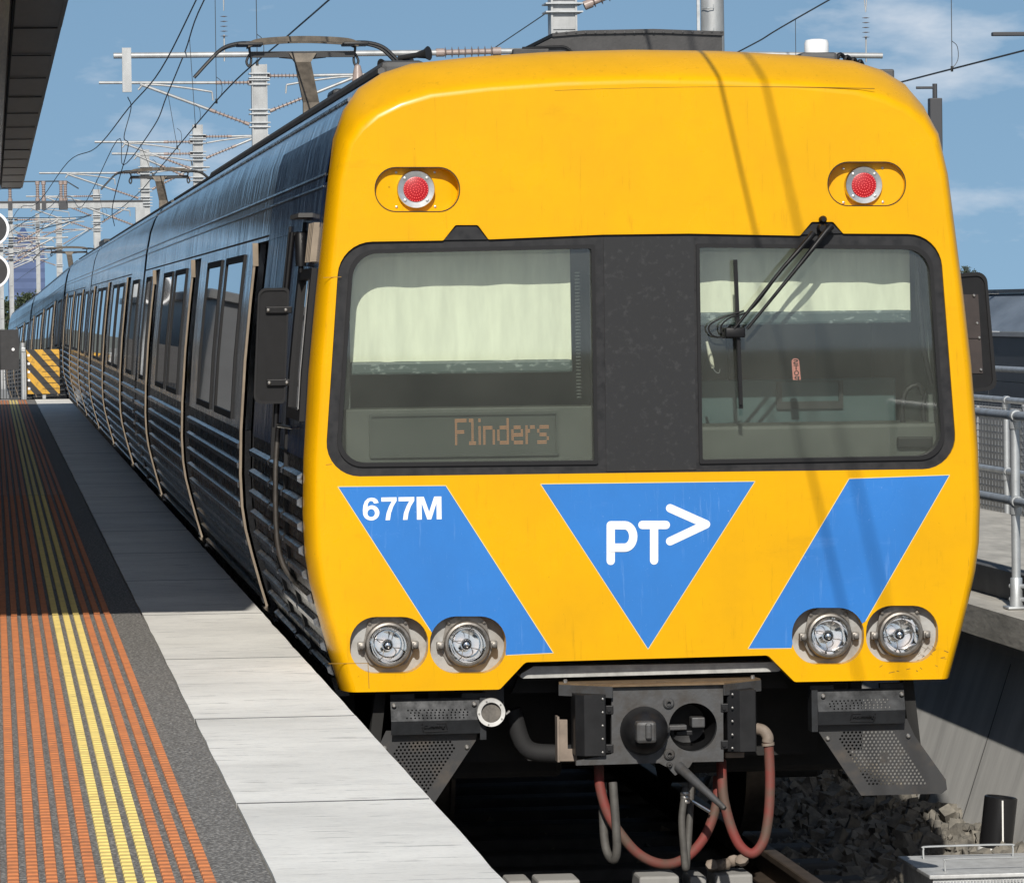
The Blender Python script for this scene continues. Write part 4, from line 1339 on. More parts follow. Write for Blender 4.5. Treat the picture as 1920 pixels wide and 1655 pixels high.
    MB().lathe([(.012, 0), (.014, .10), (.024, .15), (.036, .17)], (a[0] - .02, 1.95, a[1] + .01), (.8, -.55, .1), 14).build('horn_trumpet', 'panto_black', hn, 50)
    MB().bar((a[0] + .01, 1.98, a[1] - .10), (a[0] + .01, 1.98, a[1]), .03).build('horn_stand', 'panto_black', hn)
    # roof duct and insulator at the pantograph well
    MB().bbox(-1.06, -.84, 1.6, 19.0, 3.76, 3.885, .03).build('roof_duct', 'roof_grey', r)
    a = fp(671, 163, 12.0)
    iz = MB().lathe([(.12, -.12), (.12, -.02), (.06, 0), (.042, .03), (.034, .10), (.022, .15), (0, .165)], (a[0], 12.0, a[1]), (0, 0, 1), 16)
    MB().bbox(a[0] - .2, a[0] + .1, 11.8, 12.3, 3.8, a[1] - .02, .03).build('arrester_base', 'panto_black', r)
    iz.build('arrester', 'insulator', r, 40)
    for k, (a, b) in enumerate(((4.5, 7.5), (9.0, 13.0))):
        MB().bbox(-.5, .5, a, b, 3.80, 3.95, .05).build('roof_pod', 'roof_grey', r)
    pantograph(r, 22.5, 5.255)
    bogie(r, 3.4)
    bogie(r, 20.0)
    MB().loft([[(w * .93, 24.2 + d, z) for z, w in PROF if z > .95] + [(-w * .93, 24.2 + d, z) for z, w in PROF[::-1] if z > .95] for d in (0, .05)], cap0=True, cap1=True).build('end_wall', 'gangway', r)
    # equipment hung below the cab
    MB().bbox(-1.1, -.3, .9, 2.2, .45, .92, .03).build('under_box', 'under_dark', r)
    MB().bbox(.3, 1.1, .9, 2.2, .45, .92, .03).build('under_box', 'under_dark', r)
    return r

def thing_part(name, parent):
    o = bpy.data.objects.new(name, None)
    COL.objects.link(o)
    o.parent = parent
    o.empty_display_size = .05
    return o

mat('seam_dark', (.26, .135, .01), .6)
mat('scuff', (.07, .045, .02), .7)
mat('edge_pale', (.78, .58, .20), .5)
mat('cover_dark', (.035, .024, .021), .55, noise=.4, nscale=12)

def coupler(r):
    y0 = -.10
    c = thing_part('coupler', r)
    def K(zx, zy, ly=y0): return fp(1020 + zx / 3.987, 1240 + zy / 3.987, ly)
    def KL(pts, ly=y0): return [K(a, b, ly) for a, b in pts]
    out = KL([(505, 195), (1338, 170), (1342, 745), (1110, 750), (1085, 790), (980, 850), (925, 790), (860, 757), (240, 775), (242, 740), (505, 690)])
    hr = K(1113, 490)
    s = (K(1113 + 180, 490)[0] - hr[0])
    MB().plate(out, [circ(*hr, s, 40)], FR, y0, y0 + .04).build('face_plate', 'coupler_grey', c)
    # body behind the plate, with the cup
    MB().lathe([(s * 1.12, .042), (s * 1.12, .26), (s * .5, .30), (.0, .30)], (hr[0], y0, hr[1]), (0, 1, 0), 32, False).build('cup', 'coupler_dark', c, 40)
    MB().lathe([(s * .98, .04), (s * .80, .20), (.0, .22)], (hr[0], y0, hr[1]), (0, 1, 0), 32, False).build('cup_liner', 'coupler_dark', c, 40)
    p, q = K(1100, 415, y0 + .05), K(1200, 490, y0 + .05)
    MB().bbox(p[0], q[0], y0 + .03, y0 + .12, q[1], p[1], .006).build('hook', 'coupler_grey', c)
    p, q = K(925, 470, y0 + .03), K(1060, 505, y0 + .03)
    MB().bbox(p[0], q[0], y0 - .01, y0 + .05, q[1], p[1], .005).build('latch_arm', 'coupler_grey', c)
    p, q = K(985, 515, y0 + .05), K(1110, 550, y0 + .05)
    MB().bbox(p[0], q[0], y0 + .04, y0 + .1, q[1], p[1], .005).build('latch_arm', 'coupler_dark', c)
    hl = K(748, 515)
    d = MB()
    d.lathe([(s, 0), (s * .97, -.03), (s * .82, -.085), (s * .6, -.12), (s * .35, -.14), (0, -.145)], (hl[0], y0, hl[1]), (0, 1, 0), 36)
    d.build('cone', 'coupler_dark', c, 50)
    p, q = K(682, 445, y0 - .14), K(845, 605, y0 - .14)
    MB().bbox(p[0], q[0] - .005, y0 - .175, y0 - .09, q[1], p[1], .015).build('cone_tongue', 'coupler_grey', c)
    p, q = K(760, 462, y0 - .19), K(808, 580, y0 - .19)
    MB().bbox(p[0], q[0], y0 - .195, y0 - .17, q[1], p[1], .008).build('cone_tongue', 'coupler_grey', c)
    MB().bar((*K(845, 520, y0 - .12)[:1], y0 - .12, K(845, 535, y0 - .12)[1]), (K(915, 505, y0)[0], y0 - .02, K(915, 505, y0)[1]), .03, .02).build('latch_arm', 'coupler_grey', c)
    for (a, b, rr) in ((930, 308, 42), (935, 690, 42), (936, 770, 22)):
        k = K(a, b)
        rr = (K(a + rr, b)[0] - k[0])
        MB().lathe([(rr, 0), (rr, -.010), (rr * .75, -.016), (rr * .55, -.016), (rr * .5, -.024), (rr * .36, -.024), (rr * .34, -.004), (0, -.004)], (k[0], y0, k[1]), (0, 1, 0), 20).build('air_port', 'coupler_grey', c, 40)
    # cover hood
    x = [K(145, 180)[0], K(505, 195)[0], K(1338, 170)[0], K(1662, 120)[0]]
    zt = K(900, 180)[1]
    plan = [(x[0], y0 + .16), (x[1], y0 - .03), (x[2], y0 - .03), (x[3], y0 + .16), (x[3] - .02, y0 + .34), (x[0] + .02, y0 + .34)]
    MB().plate(plan, [], lambda a, b, t: (a, b, t), zt + .002, zt + .010).build('hood_top', 'cover_rust', c)
    m = MB()
    for a, b in ((0, 1), (2, 3)):
        p, q = Vector((*plan[a], 0)), Vector((*plan[b], 0))
        m.bar((p.x, p.y, zt - .022), (q.x, q.y, zt - .022), .008, .05)
    m.build('hood_skirt', 'coupler_grey', c, split=True)
    m = MB()
    for a in (0, 3):
        m.lathe([(.010, 0), (.010, .012), (.006, .016)], (plan[a][0] * .93, y0 + .16, zt + .010), (0, 0, 1), 8)
    m.build('hood_bolt', 'bolt_steel', c, split=True)
    # electric coupler boxes either side
    for (a, b, cc, dd, riv) in ((235, 465, 250, 700, 437), (1372, 1588, 215, 668, 1406)):
        p, q = K(a, cc, y0 - .02), K(b, dd, y0 - .02)
        fl = .30 if a < 800 else .70
        xm = p[0] + (q[0] - p[0]) * (.28 if a < 800 else .42)
        MB().plate(rpoly([(p[0], 0), (xm, -.03 if a < 800 else -.03), (q[0], -.03), (q[0], .16), (p[0], .16)], .006, 2), [], lambda u, v, t: (u, y0 + v, t), q[1], p[1]).build('electric_box', 'coupler_dark', c)
        m = MB()
        for k in range(5):
            rx, rz = K(riv, cc + 28 + k * (dd - cc - 52) / 4, y0 - .02)
            m.lathe([(.0055, 0), (.0055, .003), (.002, .005)], (rx, y0 - .031, rz), (0, -1, 0), 8)
        m.build('box_rivet', 'bolt_steel', c, split=True)
        m = MB()
        hx = 490 if a < 800 else 1350
        for zz in ((360, 650) if a < 800 else (345, 620)):
            hx_, hz_ = K(hx, zz)
            m.bbox(hx_ - .018, hx_ + .018, y0 - .005, y0 + .03, hz_ - .02, hz_ + .02, .004)
            m.lathe([(.009, 0), (.009, .01)], (hx_ - .004, y0 - .005, hz_), (0, -1, 0), 8)
        m.build('box_hinge', 'coupler_dark', c, split=True)
    # angle bracket at the left
    m = MB()
    m.plate(KL([(90, 430), (172, 432), (175, 650), (245, 650), (245, 740), (95, 742)], .03), [], FR, .02, .035)
    m.plate(KL([(88, 405), (104, 405), (108, 742), (92, 742)], .03), [], FR, -.02, .06)
    m.build('angle_bracket', 'bracket_tan', c)
    p, q = K(1345, 672, .03), K(1490, 712, .03)
    MB().bbox(p[0], q[0], .0, .06, q[1], p[1], .004).build('angle_bracket', 'bracket_tan', c)
    # drawbar into the underframe
    MB().bbox(-.16, .14, y0 + .30, 1.2, .60, .82, .03).build('drawbar', 'under_dark', c)
    # uncoupling lever
    p, q = K(1010, 785, y0 - .02), K(1352, 1098, y0 - .25)
    MB().tube([(p[0], y0 - .0, p[1]), ((p[0] * .7 + q[0] * .3), y0 - .08, p[1] * .7 + q[1] * .3), (q[0] - .004, y0 - .245, q[1] + .004), (q[0], y0 - .25, q[1])], [.024, .021, .013, .010], 12).build('lever', 'coupler_grey', c, 50)
    # hoses
    def hose(pts, rr, m, name='air_hose'):
        P3 = [(K(a, b, ly)[0], ly, K(a, b, ly)[1]) for a, b, ly in pts]
        return MB().tube(smooth_path(P3, 7), rr, 10).build(name, m, c, 60)
    hose([(1672, 560, .05), (1682, 680, .05), (1690, 900, .03), (1678, 1150, .0), (1640, 1340, -.02), (1560, 1432, -.03), (1470, 1380, -.02), (1400, 1240, 0), (1345, 1030, .03), (1330, 860, .06), (1325, 740, .10)], .0235, 'hose_red')
    hose([(408, 760, .08), (420, 940, .05), (480, 1140, .02), (590, 1310, 0), (700, 1430, 0), (830, 1500, 0), (960, 1508, .02), (1090, 1440, .05), (1210, 1290, .08), (1290, 1060, .12), (1300, 860, .16)], .0235, 'hose_red')
    hose([(515, 900, .0), (522, 1000, -.01), (540, 1250, -.03), (545, 1400, -.03), (525, 1478, -.01), (480, 1440, .03), (452, 1330, .06), (440, 1100, .10), (440, 900, .12)], .0200, 'hose_grey')
    hose([(1058, 940, .02), (1050, 1010, .01), (1030, 1180, -.01), (1045, 1400, -.02), (1060, 1545, -.02), (1075, 1400, .05), (1090, 1150, .09), (1100, 900, .12)], .0165, 'hose_grey')
    k = K(1668, 545, .05)
    m = MB()
    m.tube(smooth_path([(K(1590, 500, .08)[0], .08, K(1590, 500, .08)[1]), (K(1640, 515, .06)[0], .06, K(1640, 515, .06)[1]), (K(1672, 560, .05)[0], .05, K(1672, 560, .05)[1]), (K(1672, 600, .05)[0], .05, K(1672, 600, .05)[1])], 5), .027, 10)
    m.tube([(K(1674, 606, .05)[0], .05, K(1674, 606, .05)[1]), (K(1676, 626, .05)[0], .05, K(1676, 626, .05)[1])], .030, 10)
    m.build('hose_elbow', 'bracket_tan', c, 50)
    m = MB()
    for zz in (985, 1015, 1045):
        k = K(1056, zz, .01)
        m.lathe([(.021, -.008), (.024, 0), (.021, .008)], (k[0], .012, k[1]), (0, 0, 1), 12)
    m.build('hose_clamp', 'bolt_steel', c, 50)
    k0, k1 = K(1105, 1040, .05), K(1238, 1120, .05)
    MB().tube([(k0[0], .05, k0[1]), (k1[0], .05, k1[1])], .008, 8).build('release_rod', 'brushed_steel', c)

def deflectors(r):
    for side in (1, -1):
        d = thing_part('deflector', r)
        def D(zx, zy, ly): 
            x, z = fp(1520 + zx / 6.857, 1270 + zy / 6.857, ly)
            return x, z
        zf = [D(640, v, .05)[1] for v in (150, 262, 425, 600)]
        x0, x1 = D(95, 300, .05)[0], D(1215, 300, .05)[0]
        ys = (.085, .07, .045, .06)
        def top(a, b, t):          # folded cover: depth follows the height
            for (z1, y1), (z2, y2) in zip(zip(zf, ys), zip(zf[1:], ys[1:])):
                if b >= z2 - 1e-6:
                    k = (z1 - b) / (z1 - z2)
                    return (side * a, y1 + (y2 - y1) * k + t, b)
            return (side * a, ys[-1] + t, b)
        holes = []
        for row in range(4):
            for k in range(15):
                zx = (285 if row in (0, 3) else 245) + k * 51 + row * 6
                zy = 306 + row * 32 - k * 1.6
                if (row, k) in ((1, 5), (1, 11), (2, 2), (2, 14)): continue
                holes.append(circ(*D(zx, zy, .05), .0040, 7))
        seg = MB()
        for i in range(3):
            hs = holes if i == 1 else []
            seg.plate([(x0, zf[i]), (x1, zf[i]), (x1, zf[i + 1]), (x0, zf[i + 1])], hs, top, 0, .006)
        seg.box(*sorted((side * x0, side * (x0 - .028))), .06, .16, zf[3] - .03, zf[0])
        seg.box(*sorted((side * (x0 - .03), side * (x0 + .08))), .085, .12, zf[0] + .0005, zf[0] + .02)
        seg.box(*sorted((side * (x1 - .11), side * x1)), .085, .12, zf[0] + .0005, zf[0] + .022)
        seg.build('deflector_cover', 'deflector_top', d)
        # cast name frame
        nm = MB()
        fz = [D(512, 560, .05), D(830, 452, .05)]
        cxm = (fz[0][0] + fz[1][0]) / 2
        for a, b in (((512, 560), (700, 562)), ((700, 562), (800, 560)), ((815, 560), (832, 500)), ((832, 470), (825, 455)), ((650, 456), (535, 458)), ((535, 458), (512, 540))):
            p, q = D(*a, .05), D(*b, .05)
            pp = top(p[0], p[1], -.001); qq = top(q[0], q[1], -.001)
            nm.bar(pp, qq, .005, .005, (0, 1, 0))
        nm.build('name_frame', 'rubber', d)
        fa, fb = D(540, 535, .05), D(815, 478, .05)
        xa, xb = sorted((side * fa[0], side * fb[0]))
        text_obj('cast_name', 'Cumming' if side < 0 else 'Acumming', 'rubber', d, xa, xb, fa[1], fb[1], .050, .004, shear=.3, bold=.01)
        # lower perforated plate
        out = [D(*p, .13) for p in ((75, 580), (1225, 520), (1330, 740), (1745, 1310), (1765, 1440), (1700, 1495), (660, 1520), (100, 700))]
        hs = []
        for row in range(17):
            zy = 695 + row * 42.0
            xl = 350 + max(0, (zy - 790)) * .69 + (max(0, 790 - zy)) * .55
            xr = 1050 + (zy - 695) * .70
            k0 = 0
            x = xl + (row % 2) * 25.5
            base = 371 + (row * 27.5) % 51
            x = base
            while x < xl: x += 51
            while x <= xr:
                if not ((820 < zy < 1090) and 900 < x < 1000 and side > 0) or zy < 950:
                    hs.append(circ(*D(x, zy - (x - 900) * .012, .13), .0056, 8))
                x += 51.4
        pl = MB()
        pl.plate(out, hs, lambda a, b, t: (side * a, .11 + (zf[3] - b) * .12 + t, b), 0, .006)
        pl.build('deflector_plate', 'deflector', d)
        bt = MB()
        for p, yy in (((140, 225), .062), ((1148, 200), .062), ((228, 785), .118), ((1262, 750), .115), ((1540, 1172), .17), ((1490, 1440), .20), ((910, 1470), .205), ((508, 1210), .175)):
            a, b = D(*p, .1)
            bt.lathe([(.011, 0), (.011, .004), (.006, .008)], (side * a, yy - .002, b), (0, -1, 0), 10)
        bt.build('plate_bolt', 'bolt_steel', d, split=True)
        MB().bar((side * .98, .2, .95), (side * .98, .2, .62), .08, .05).build('deflector_bracket', 'under_dark', d)
        MB().bar((side * 1.22, .2, .95), (side * 1.26, .22, .62), .08, .05).build('deflector_bracket', 'under_dark', d)

lead_car()
plain_car('second silver carriage, directly behind the yellow-fronted leading carriage', (XC, YF + 24.5, 0), (0, 0, 0))
plain_car('third silver carriage, the one carrying the second raised pantograph', (XC, YF + 49.0, 0), (0, 0, 0), pan=(10.4, 5.20))
a4 = math.atan2(.48, 24.4)
plain_car('fourth silver carriage, first to bend downhill past the platform end', (XC - .02, YF + 73.5, -.02), (-.020, 0, a4))
plain_car('rearmost silver carriage of the train, far past the platform end', (XC - .52, YF + 98.0, -.54), (-.018, 0, a4 * 1.05), pan=(11.0, 5.30))

# ================================================================== CANOPY
def canopy():
    h = CAMZ + 2.03
    y0, y1 = 18.65, 74.2
    X1, X0 = .495, .185
    c = thing('station_canopy', 'dark grey platform canopy with panelled edge and timber soffit above the tactile strips', 'canopy', (-3.0, 50, PZ))
    off = Vector((3.0, -50, -PZ))
    def b(x0, x1, ya, yb, z0, z1, name, m):
        return MB().box(x0 + off.x, x1 + off.x, ya + off.y, yb + off.y, z0 + off.z, z1 + off.z).build(name, m, c)
    b(-6.5, X1 - .004, y0, y1, h + .05, h + .45, 'roof_slab', 'canopy_grey')
    y = y0
    k = 0
    rr = random.Random(2)
    while y < y1 - .1:
        yb = min(y + 3.45, y1)
        dz = rr.uniform(-.004, .004)
        b(X0, X1, y + .012, yb - .012, h + dz, h + .048, 'fascia_panel', 'canopy_grey')
        b(X1 + .002, X1 + .03, y + .012, yb - .012, h + dz, h + .52, 'edge_panel', 'canopy_grey')
        b(X0, X1 + .001, yb - .016, yb + .016, h - .012, h - .0045, 'seam_strip', 'rubber')
        y = yb
    b(X0 - .02, X0 - .004, y0, y1, h - .02, h + .04, 'soffit_trim', 'rubber')
    for k in range(14):
        xa = X0 - .03 - .14 * (k + 1)
        b(xa + .006, xa + .134, y0, y1, h + .015, h + .04, 'soffit_board', 'canopy_timber')
    for k in range(6):
        yy = y0 + 6 + 11 * k
        o = MB()
        o.bbox(-3.3 + off.x, -3.0 + off.x, yy + off.y - .15, yy + off.y + .15, 0, h - PZ + .05, .02)
        o.build('canopy_column', 'post_dark', c)
canopy()
# added unseen block left of frame: mirrored in carriage sides, shuts out sky light
pb = thing('unseen_platform_block', 'long low grey block added out of view under the canopy for reflections and shade', 'building', (-5.6, 52, PZ))
MB().box(-.9, .6, -33, 22, 0, 3.62).build('wall', 'unseen_block_grey', pb)
for k in range(12):
    MB().box(.602, .63, -25 + k * 4.2, -22.2 + k * 4.2, .9, 2.5).build('window', 'window_far', pb)

sd = thing('unseen_reflected_block', 'long low dark block added out of view to be mirrored in the carriage sides', 'building', (-5.0, 120, -.46))  # added out of view to darken the reflections in the carriage sides
MB().box(-6, 3.4, -26, 40, 0, 4.1).build('wall', 'unseen_block_grey', sd)
MB().box(-6.2, 3.6, -26.2, 40.2, 4.1, 4.3).build('roof', 'concrete_dark', sd)

# ================================================================== PLATFORM END
def platform_end():
    Y = 84.9
    hb = thing('hazard_board', 'black and yellow diagonally striped hazard board at the platform end', 'sign', (.92, Y, PZ))
    x0, x1, z0, z1 = .612 - .92, 1.232 - .92, 1.172 - PZ, 2.006 - PZ
    MB().box(x0, x1, 0, .03, z0, z1).build('board', 'sign_black', hb)
    # diagonal yellow bars clipped to the board
    st = MB()
    w, gap, slope = .135, .335, 1.12
    k = -6
    while k < 12:
        c0 = z0 + k * gap
        poly = [(x0, c0), (x1, c0 - slope * (x1 - x0)), (x1, c0 - slope * (x1 - x0) + w * 1.25), (x0, c0 + w * 1.25)]
        def clip(poly, lo, f):
            out = []
            for i in range(len(poly)):
                p, q = poly[i - 1], poly[i]
                a, b = f(p), f(q)
                if (a >= 0) != (b >= 0):
                    t = a / (a - b)
                    out.append((p[0] + (q[0] - p[0]) * t, p[1] + (q[1] - p[1]) * t))
                if b >= 0: out.append(q)
            return out
        poly = clip(poly, 0, lambda p: p[1] - z0 - .004)
        if poly: poly = clip(poly, 0, lambda p: z1 - .004 - p[1])
        if len(poly) >= 3:
            MB().plate(poly, [], lambda a, b, t: (a, t, b), -.004, .0005).build('stripe', 'hazard_yellow', hb)
        k += 1
    sl = MB()
    for i in range(7):
        zz = z0 + .10 + i * .105
        sl.box(x0 + .30, x1 - .01, -.012, -.005, zz, zz + .008)
    sl.build('slot', 'sign_black', hb, split=True)
    bo = MB()
    for i in range(5):
        bo.bbox(x0 + .03, x0 + .075, -.015, -.004, z0 + .08 + i * .155, z0 + .125 + i * .155, .005)
    bo.build('bolt', 'sign_white', hb, split=True)
    MB().box(x0 + .30, x0 + .36, .03, .09, 0, z0 + .2).build('leg', 'galvanised', hb)
    # gate post and gate with dark cabinet panel
    gp = thing('gate_post', 'galvanised gate post beside the striped hazard board', 'post', (.56, Y - .1, PZ))
    MB().tube([(0, 0, 0), (0, 0, 1.05)], .045, 12).build('post', 'galvanised', gp, 50)
    MB().tube([(.04, -.03, 0), (.04, -.03, .9)], .02, 8).build('bolt_bar', 'galvanised', gp, 50)
    MB().bbox(-.03, .05, -.06, .06, .88, .96, .01).build('hinge', 'galvanised', gp)
    gt = thing('gate', 'dark gate panel above vertical bars at the platform end', 'gate', (0, Y, PZ))
    MB().box(-.9, .49, -.01, .03, .55, 1.30).build('panel', 'sign_black', gt)
    for k in range(26):
        MB().box(-.9 + k * .054, -.9 + k * .054 + .016, -.005, .015, .02, .548).build('bar', 'post_dark', gt)
    MB().box(-.9, .49, -.008, .02, .0, .02).build('rail', 'post_dark', gt)
    for xx in (.38, .08):
        MB().lathe([(.028, 0), (.028, .01), (.016, .012), (.016, .004), (0, .004)], (xx, -.012, .93), (0, -1, 0), 14).build('eye_bolt', 'sign_white', gt, 40)
    # round disc mirrors with white rims
    for zc, lab in ((4.245, 'upper black round disc with white rim on the platform end post'), (3.46, 'lower black round disc with white rim on the platform end post')):
        ds = thing('disc_sign', lab, 'sign', (.02, Y - .6, zc), 'black discs at the platform end')
        MB().lathe([(0, 0), (.275, 0), (.275, .02), (0, .02)], (0, 0, 0), (0, 1, 0), 48).build('disc', 'sign_black', ds, 40)
        MB().lathe([(.276, -.012), (.32, -.012), (.325, .0), (.325, .03), (.276, .03)], (0, 0, 0), (0, 1, 0), 48, False).build('rim', 'sign_white', ds, 40)
    dp = tag(MB().tube([(0, 0, 0), (0, 0, 3.4)], .05, 12).build('sign_post', 'galvanised', None, 50, (.02, Y - .5, PZ)), 'grey steel post that carries the two black discs', 'post')
platform_end()

# ================================================================== RIGHT-HAND RAILINGS
def railing(X, z0, ys, ya, yb, heights, label, name='guard_railing', rr=.0245):
    t = thing(name, label, 'railing', (X, ys[0], z0))
    for y in ys:
        p = MB()
        p.tube([(0, y - ys[0], 0), (0, y - ys[0], heights[0])], rr, 14)
        po = p.build('post', 'galvanised', t, 50)
        f = MB()
        f.lathe([(.036, .0), (.036, .05), (.033, .07), (.033, .16), (.030, .165)], (0, y - ys[0], 0), (0, 0, 1), 14)
        f.bbox(-.06, .06, y - ys[0] - .07, y - ys[0] + .07, 0, .014, .004)
        for zz in (.05, .12):
            f.lathe([(.012, -.04), (.012, .06)], (.0, y - ys[0], zz), (.7, -.7, 0), 8)
        f.build('base_flange', 'galvanised', po, 50)
        cl = MB()
        for h in heights:
            cl.lathe([(.030, -.045), (.033, -.04), (.033, .04), (.030, .045)], (0, y - ys[0], h), (0, 1, 0), 14)
            cl.lathe([(.031, -.07), (.033, -.065), (.033, -.02)], (0, y - ys[0], h), (0, 0, 1), 14)
        cl.build('rail_clamp', 'galvanised', po, 50, split=True)
    for h in heights:
        MB().tube([(0, ya - ys[0], h), (0, yb - ys[0], h)], rr, 12).build('rail', 'galvanised', t, 50)
railing(5.385, 1.045, [23.6, 14.0, 16.4, 18.8, 21.2, 26.0, 28.4, 30.8, 33.2], 13.9, 60, (1.025, .57), 'nearest galvanised pipe railing, with flanged post on the walkway ledge')
railing(7.92, .72, [35.0, 26.0, 29.0, 32.0, 38.0, 41.0], 25.9, 80, (1.18, .62), 'second galvanised pipe railing, in front of the wire mesh fence')
railing(10.0, .0, [46, 42, 50], 35, 90, (2.0,), 'third galvanised rail, just below the outer driver mirror', rr=.03)
# wire mesh fence panels beyond
mf = thing('mesh_fence', 'welded wire mesh fence panels beyond the pipe railings', 'fence', (8.5, 36, .72))
m = MB()
for k in range(19):
    m.bar((0, -8, .03 + k * .058), (0, 14, .03 + k * .058), .006)
m.build('horizontal_wire', 'mesh_wire', mf, split=True)
m = MB()
for k in range(180):
    m.bar((0, -8 + k * .122, .03), (0, -8 + k * .122, 1.08), .005)
m.build('vertical_wire', 'mesh_wire', mf, split=True)
for k in range(8):
    MB().tube([(.03, -8 + 3 * k, 0), (.03, -8 + 3 * k, 1.12)], .03, 8).build('post', 'galvanised', mf, 50)
for k in range(6):
    MB().bbox(.5, .56, -7.5 + k * 2.5, -5.1 + k * 2.5, .05, 1.0, .01).build('backing_panel', 'soft_grey' if k % 2 else 'concrete', mf)
# dark noise wall with a fabric-like upper sheet
nw = thing('noise_wall', 'dark panelled noise wall with a slanting grey metal top sheet', 'wall', (13.6, 60, -.3))
for j in range(4):
    for k in range(16):
        MB().box(0, .12, -22 + k * 2.9, -19.14 + k * 2.9, -.1 + j * .665, .555 + j * .665).build('wall_panel', 'noise_panel', nw)
MB().add([(-.02, -22, 2.565), (-.02, 24, 2.565), (.55, 24, 3.08), (.55, -22, 3.08), (.65, -22, 2.565), (.65, 24, 2.565)], [(0, 1, 2, 3), (3, 2, 5, 4), (0, 3, 4), (1, 5, 2)]).build('top_sheet', 'noise_fabric', nw)
MB().box(.5, .62, -22, 24, 3.082, 3.14).build('top_rail', 'noise_panel', nw)
MB().box(-.06, .0, -22, 24, 2.50, 2.56).build('edge_rail', 'soft_grey', nw)
# dark camera post with a side arm
cp = thing('camera_post', 'dark grey slim post with side arm, rising behind the yellow nose', 'post', (8.425, 40, -.3))
MB().bbox(-.056, .056, -.056, .056, .3, 4.80, .008).build('post', 'post_dark', cp)
MB().tube([(0, 0, 4.80), (0, 0, 4.93)], .022, 10).build('cap', 'post_dark', cp)
MB().tube([(-.17, 0, 4.895), (0, 0, 4.895)], .012, 8).build('arm', 'post_dark', cp)
lp = thing('lamp_arm', 'grey lamp arm high above the noise wall', 'lamp', (13.3, 58, -.3))
MB().bbox(-.32, 1.8, -.06, .06, 6.42, 6.47, .01).build('arm', 'post_dark', lp)
MB().tube([(1.8, 0, 0), (1.8, 0, 6.5)], .06, 10).build('post', 'post_dark', lp, 50)

# ================================================================== OVERHEAD LINE
def insulator(root, p, q, n=8, r=.07, rr=.028, m='insulator'):
    p, q = Vector(p), Vector(q)
    d = q - p
    b = MB()
    b.tube([p, q], rr, 8)
    for e in (p, q):
        b.tube([e - d.normalized() * .06, e + d.normalized() * .06], rr * 1.5, 8)
    for k in range(n):
        t = (k + .8) / (n + .6)
        b.lathe([(rr, -.012), (r, 0), (rr, .012)], p + d * t, d, 10)
    b.build('insulator', m, root, 50)

def cantilever(root, base, tipx, h_top, h_low, y, both=False):
    """tube arm with insulators from a mast face; base = mast x, tip = far end x (root coordinates: absolute)"""
    s = -1 if tipx < base else 1
    b = base + s * .2
    tb = MB()
    L_ = abs(tipx - b)
    i1 = b + s * .75
    insulator(root, (b, y, h_top), (i1, y, h_top), 8)
    tb.tube([(i1, y, h_top), (tipx, y, h_top + .02)], .035, 8)
    k0 = Vector((b, y, h_low)); k1 = Vector((tipx - s * min(.95, L_ * .3), y, h_top - .02))
    dd = (k1 - k0).normalized()
    insulator(root, k0 + dd * .1, k0 + dd * .95, 8)
    tb.tube([k0 + dd * .95, k1], .035, 8)
    # registration arm
    ra = Vector((k1.x + s * .05, y, h_top - .15))
    tb.tube(smooth_path([ra, ra + Vector((-s * .2, 0, .12)), ra + Vector((-s * 1.0, 0, .05)), ra + Vector((-s * 1.7, 0, -.06))], 4), .025, 8)
    tb.tube([ra + Vector((-s * 1.7, 0, -.06)), ra + Vector((-s * 1.72, 0, -.26))], .02, 6)
    tb.build('cantilever_tube', 'galv_mast', root, 50, split=True)
    br = MB()
    for hh in (h_top, h_low):
        for dz in (-.05, .05):
            br.box(base - .24, base + .24, y - .22, y + .22, hh + dz - .012, hh + dz + .012)
    br.build('mast_clamp', 'galvanised', root, split=True)

def mast(X, Y, top, tip, h_top, h_low, label, w=.36, rtip=None, foot=-.46, extra=()):
    t = thing('catenary_mast', label, 'mast', (X, Y, foot), 'overhead line masts')
    m = MB()
    zt = top - foot
    m.box(-w / 2, -w / 2 + .03, -w / 2, w / 2, 0, zt)
    m.box(w / 2 - .03, w / 2, -w / 2, w / 2, 0, zt)
    m.box(-w / 2 + .03, w / 2 - .03, -w / 2 + .03, w / 2 - .03, 0, zt - .002)
    m.build('column', 'galv_mast', t)
    bt = MB()
    z = .4
    while z < zt:
        bt.box(-w / 2 + .031, w / 2 - .031, -w / 2 + .008, w / 2 - .008, z, z + .03)
        z += .42 if (label.startswith('near') or z < zt - 3.2) else 9
    bt.build('batten', 'galv_mast', t, split=True)
    if tip is not None: cantilever(t, 0, tip - X, h_top - foot, h_low - foot, 0)
    if rtip is not None: cantilever(t, 0, rtip - X, h_top - foot + .15, h_low - foot + .3, 0)
    for tp, ht, hl in extra:
        cantilever(t, 0, tp - X, ht - foot, hl - foot, 0)
    return t

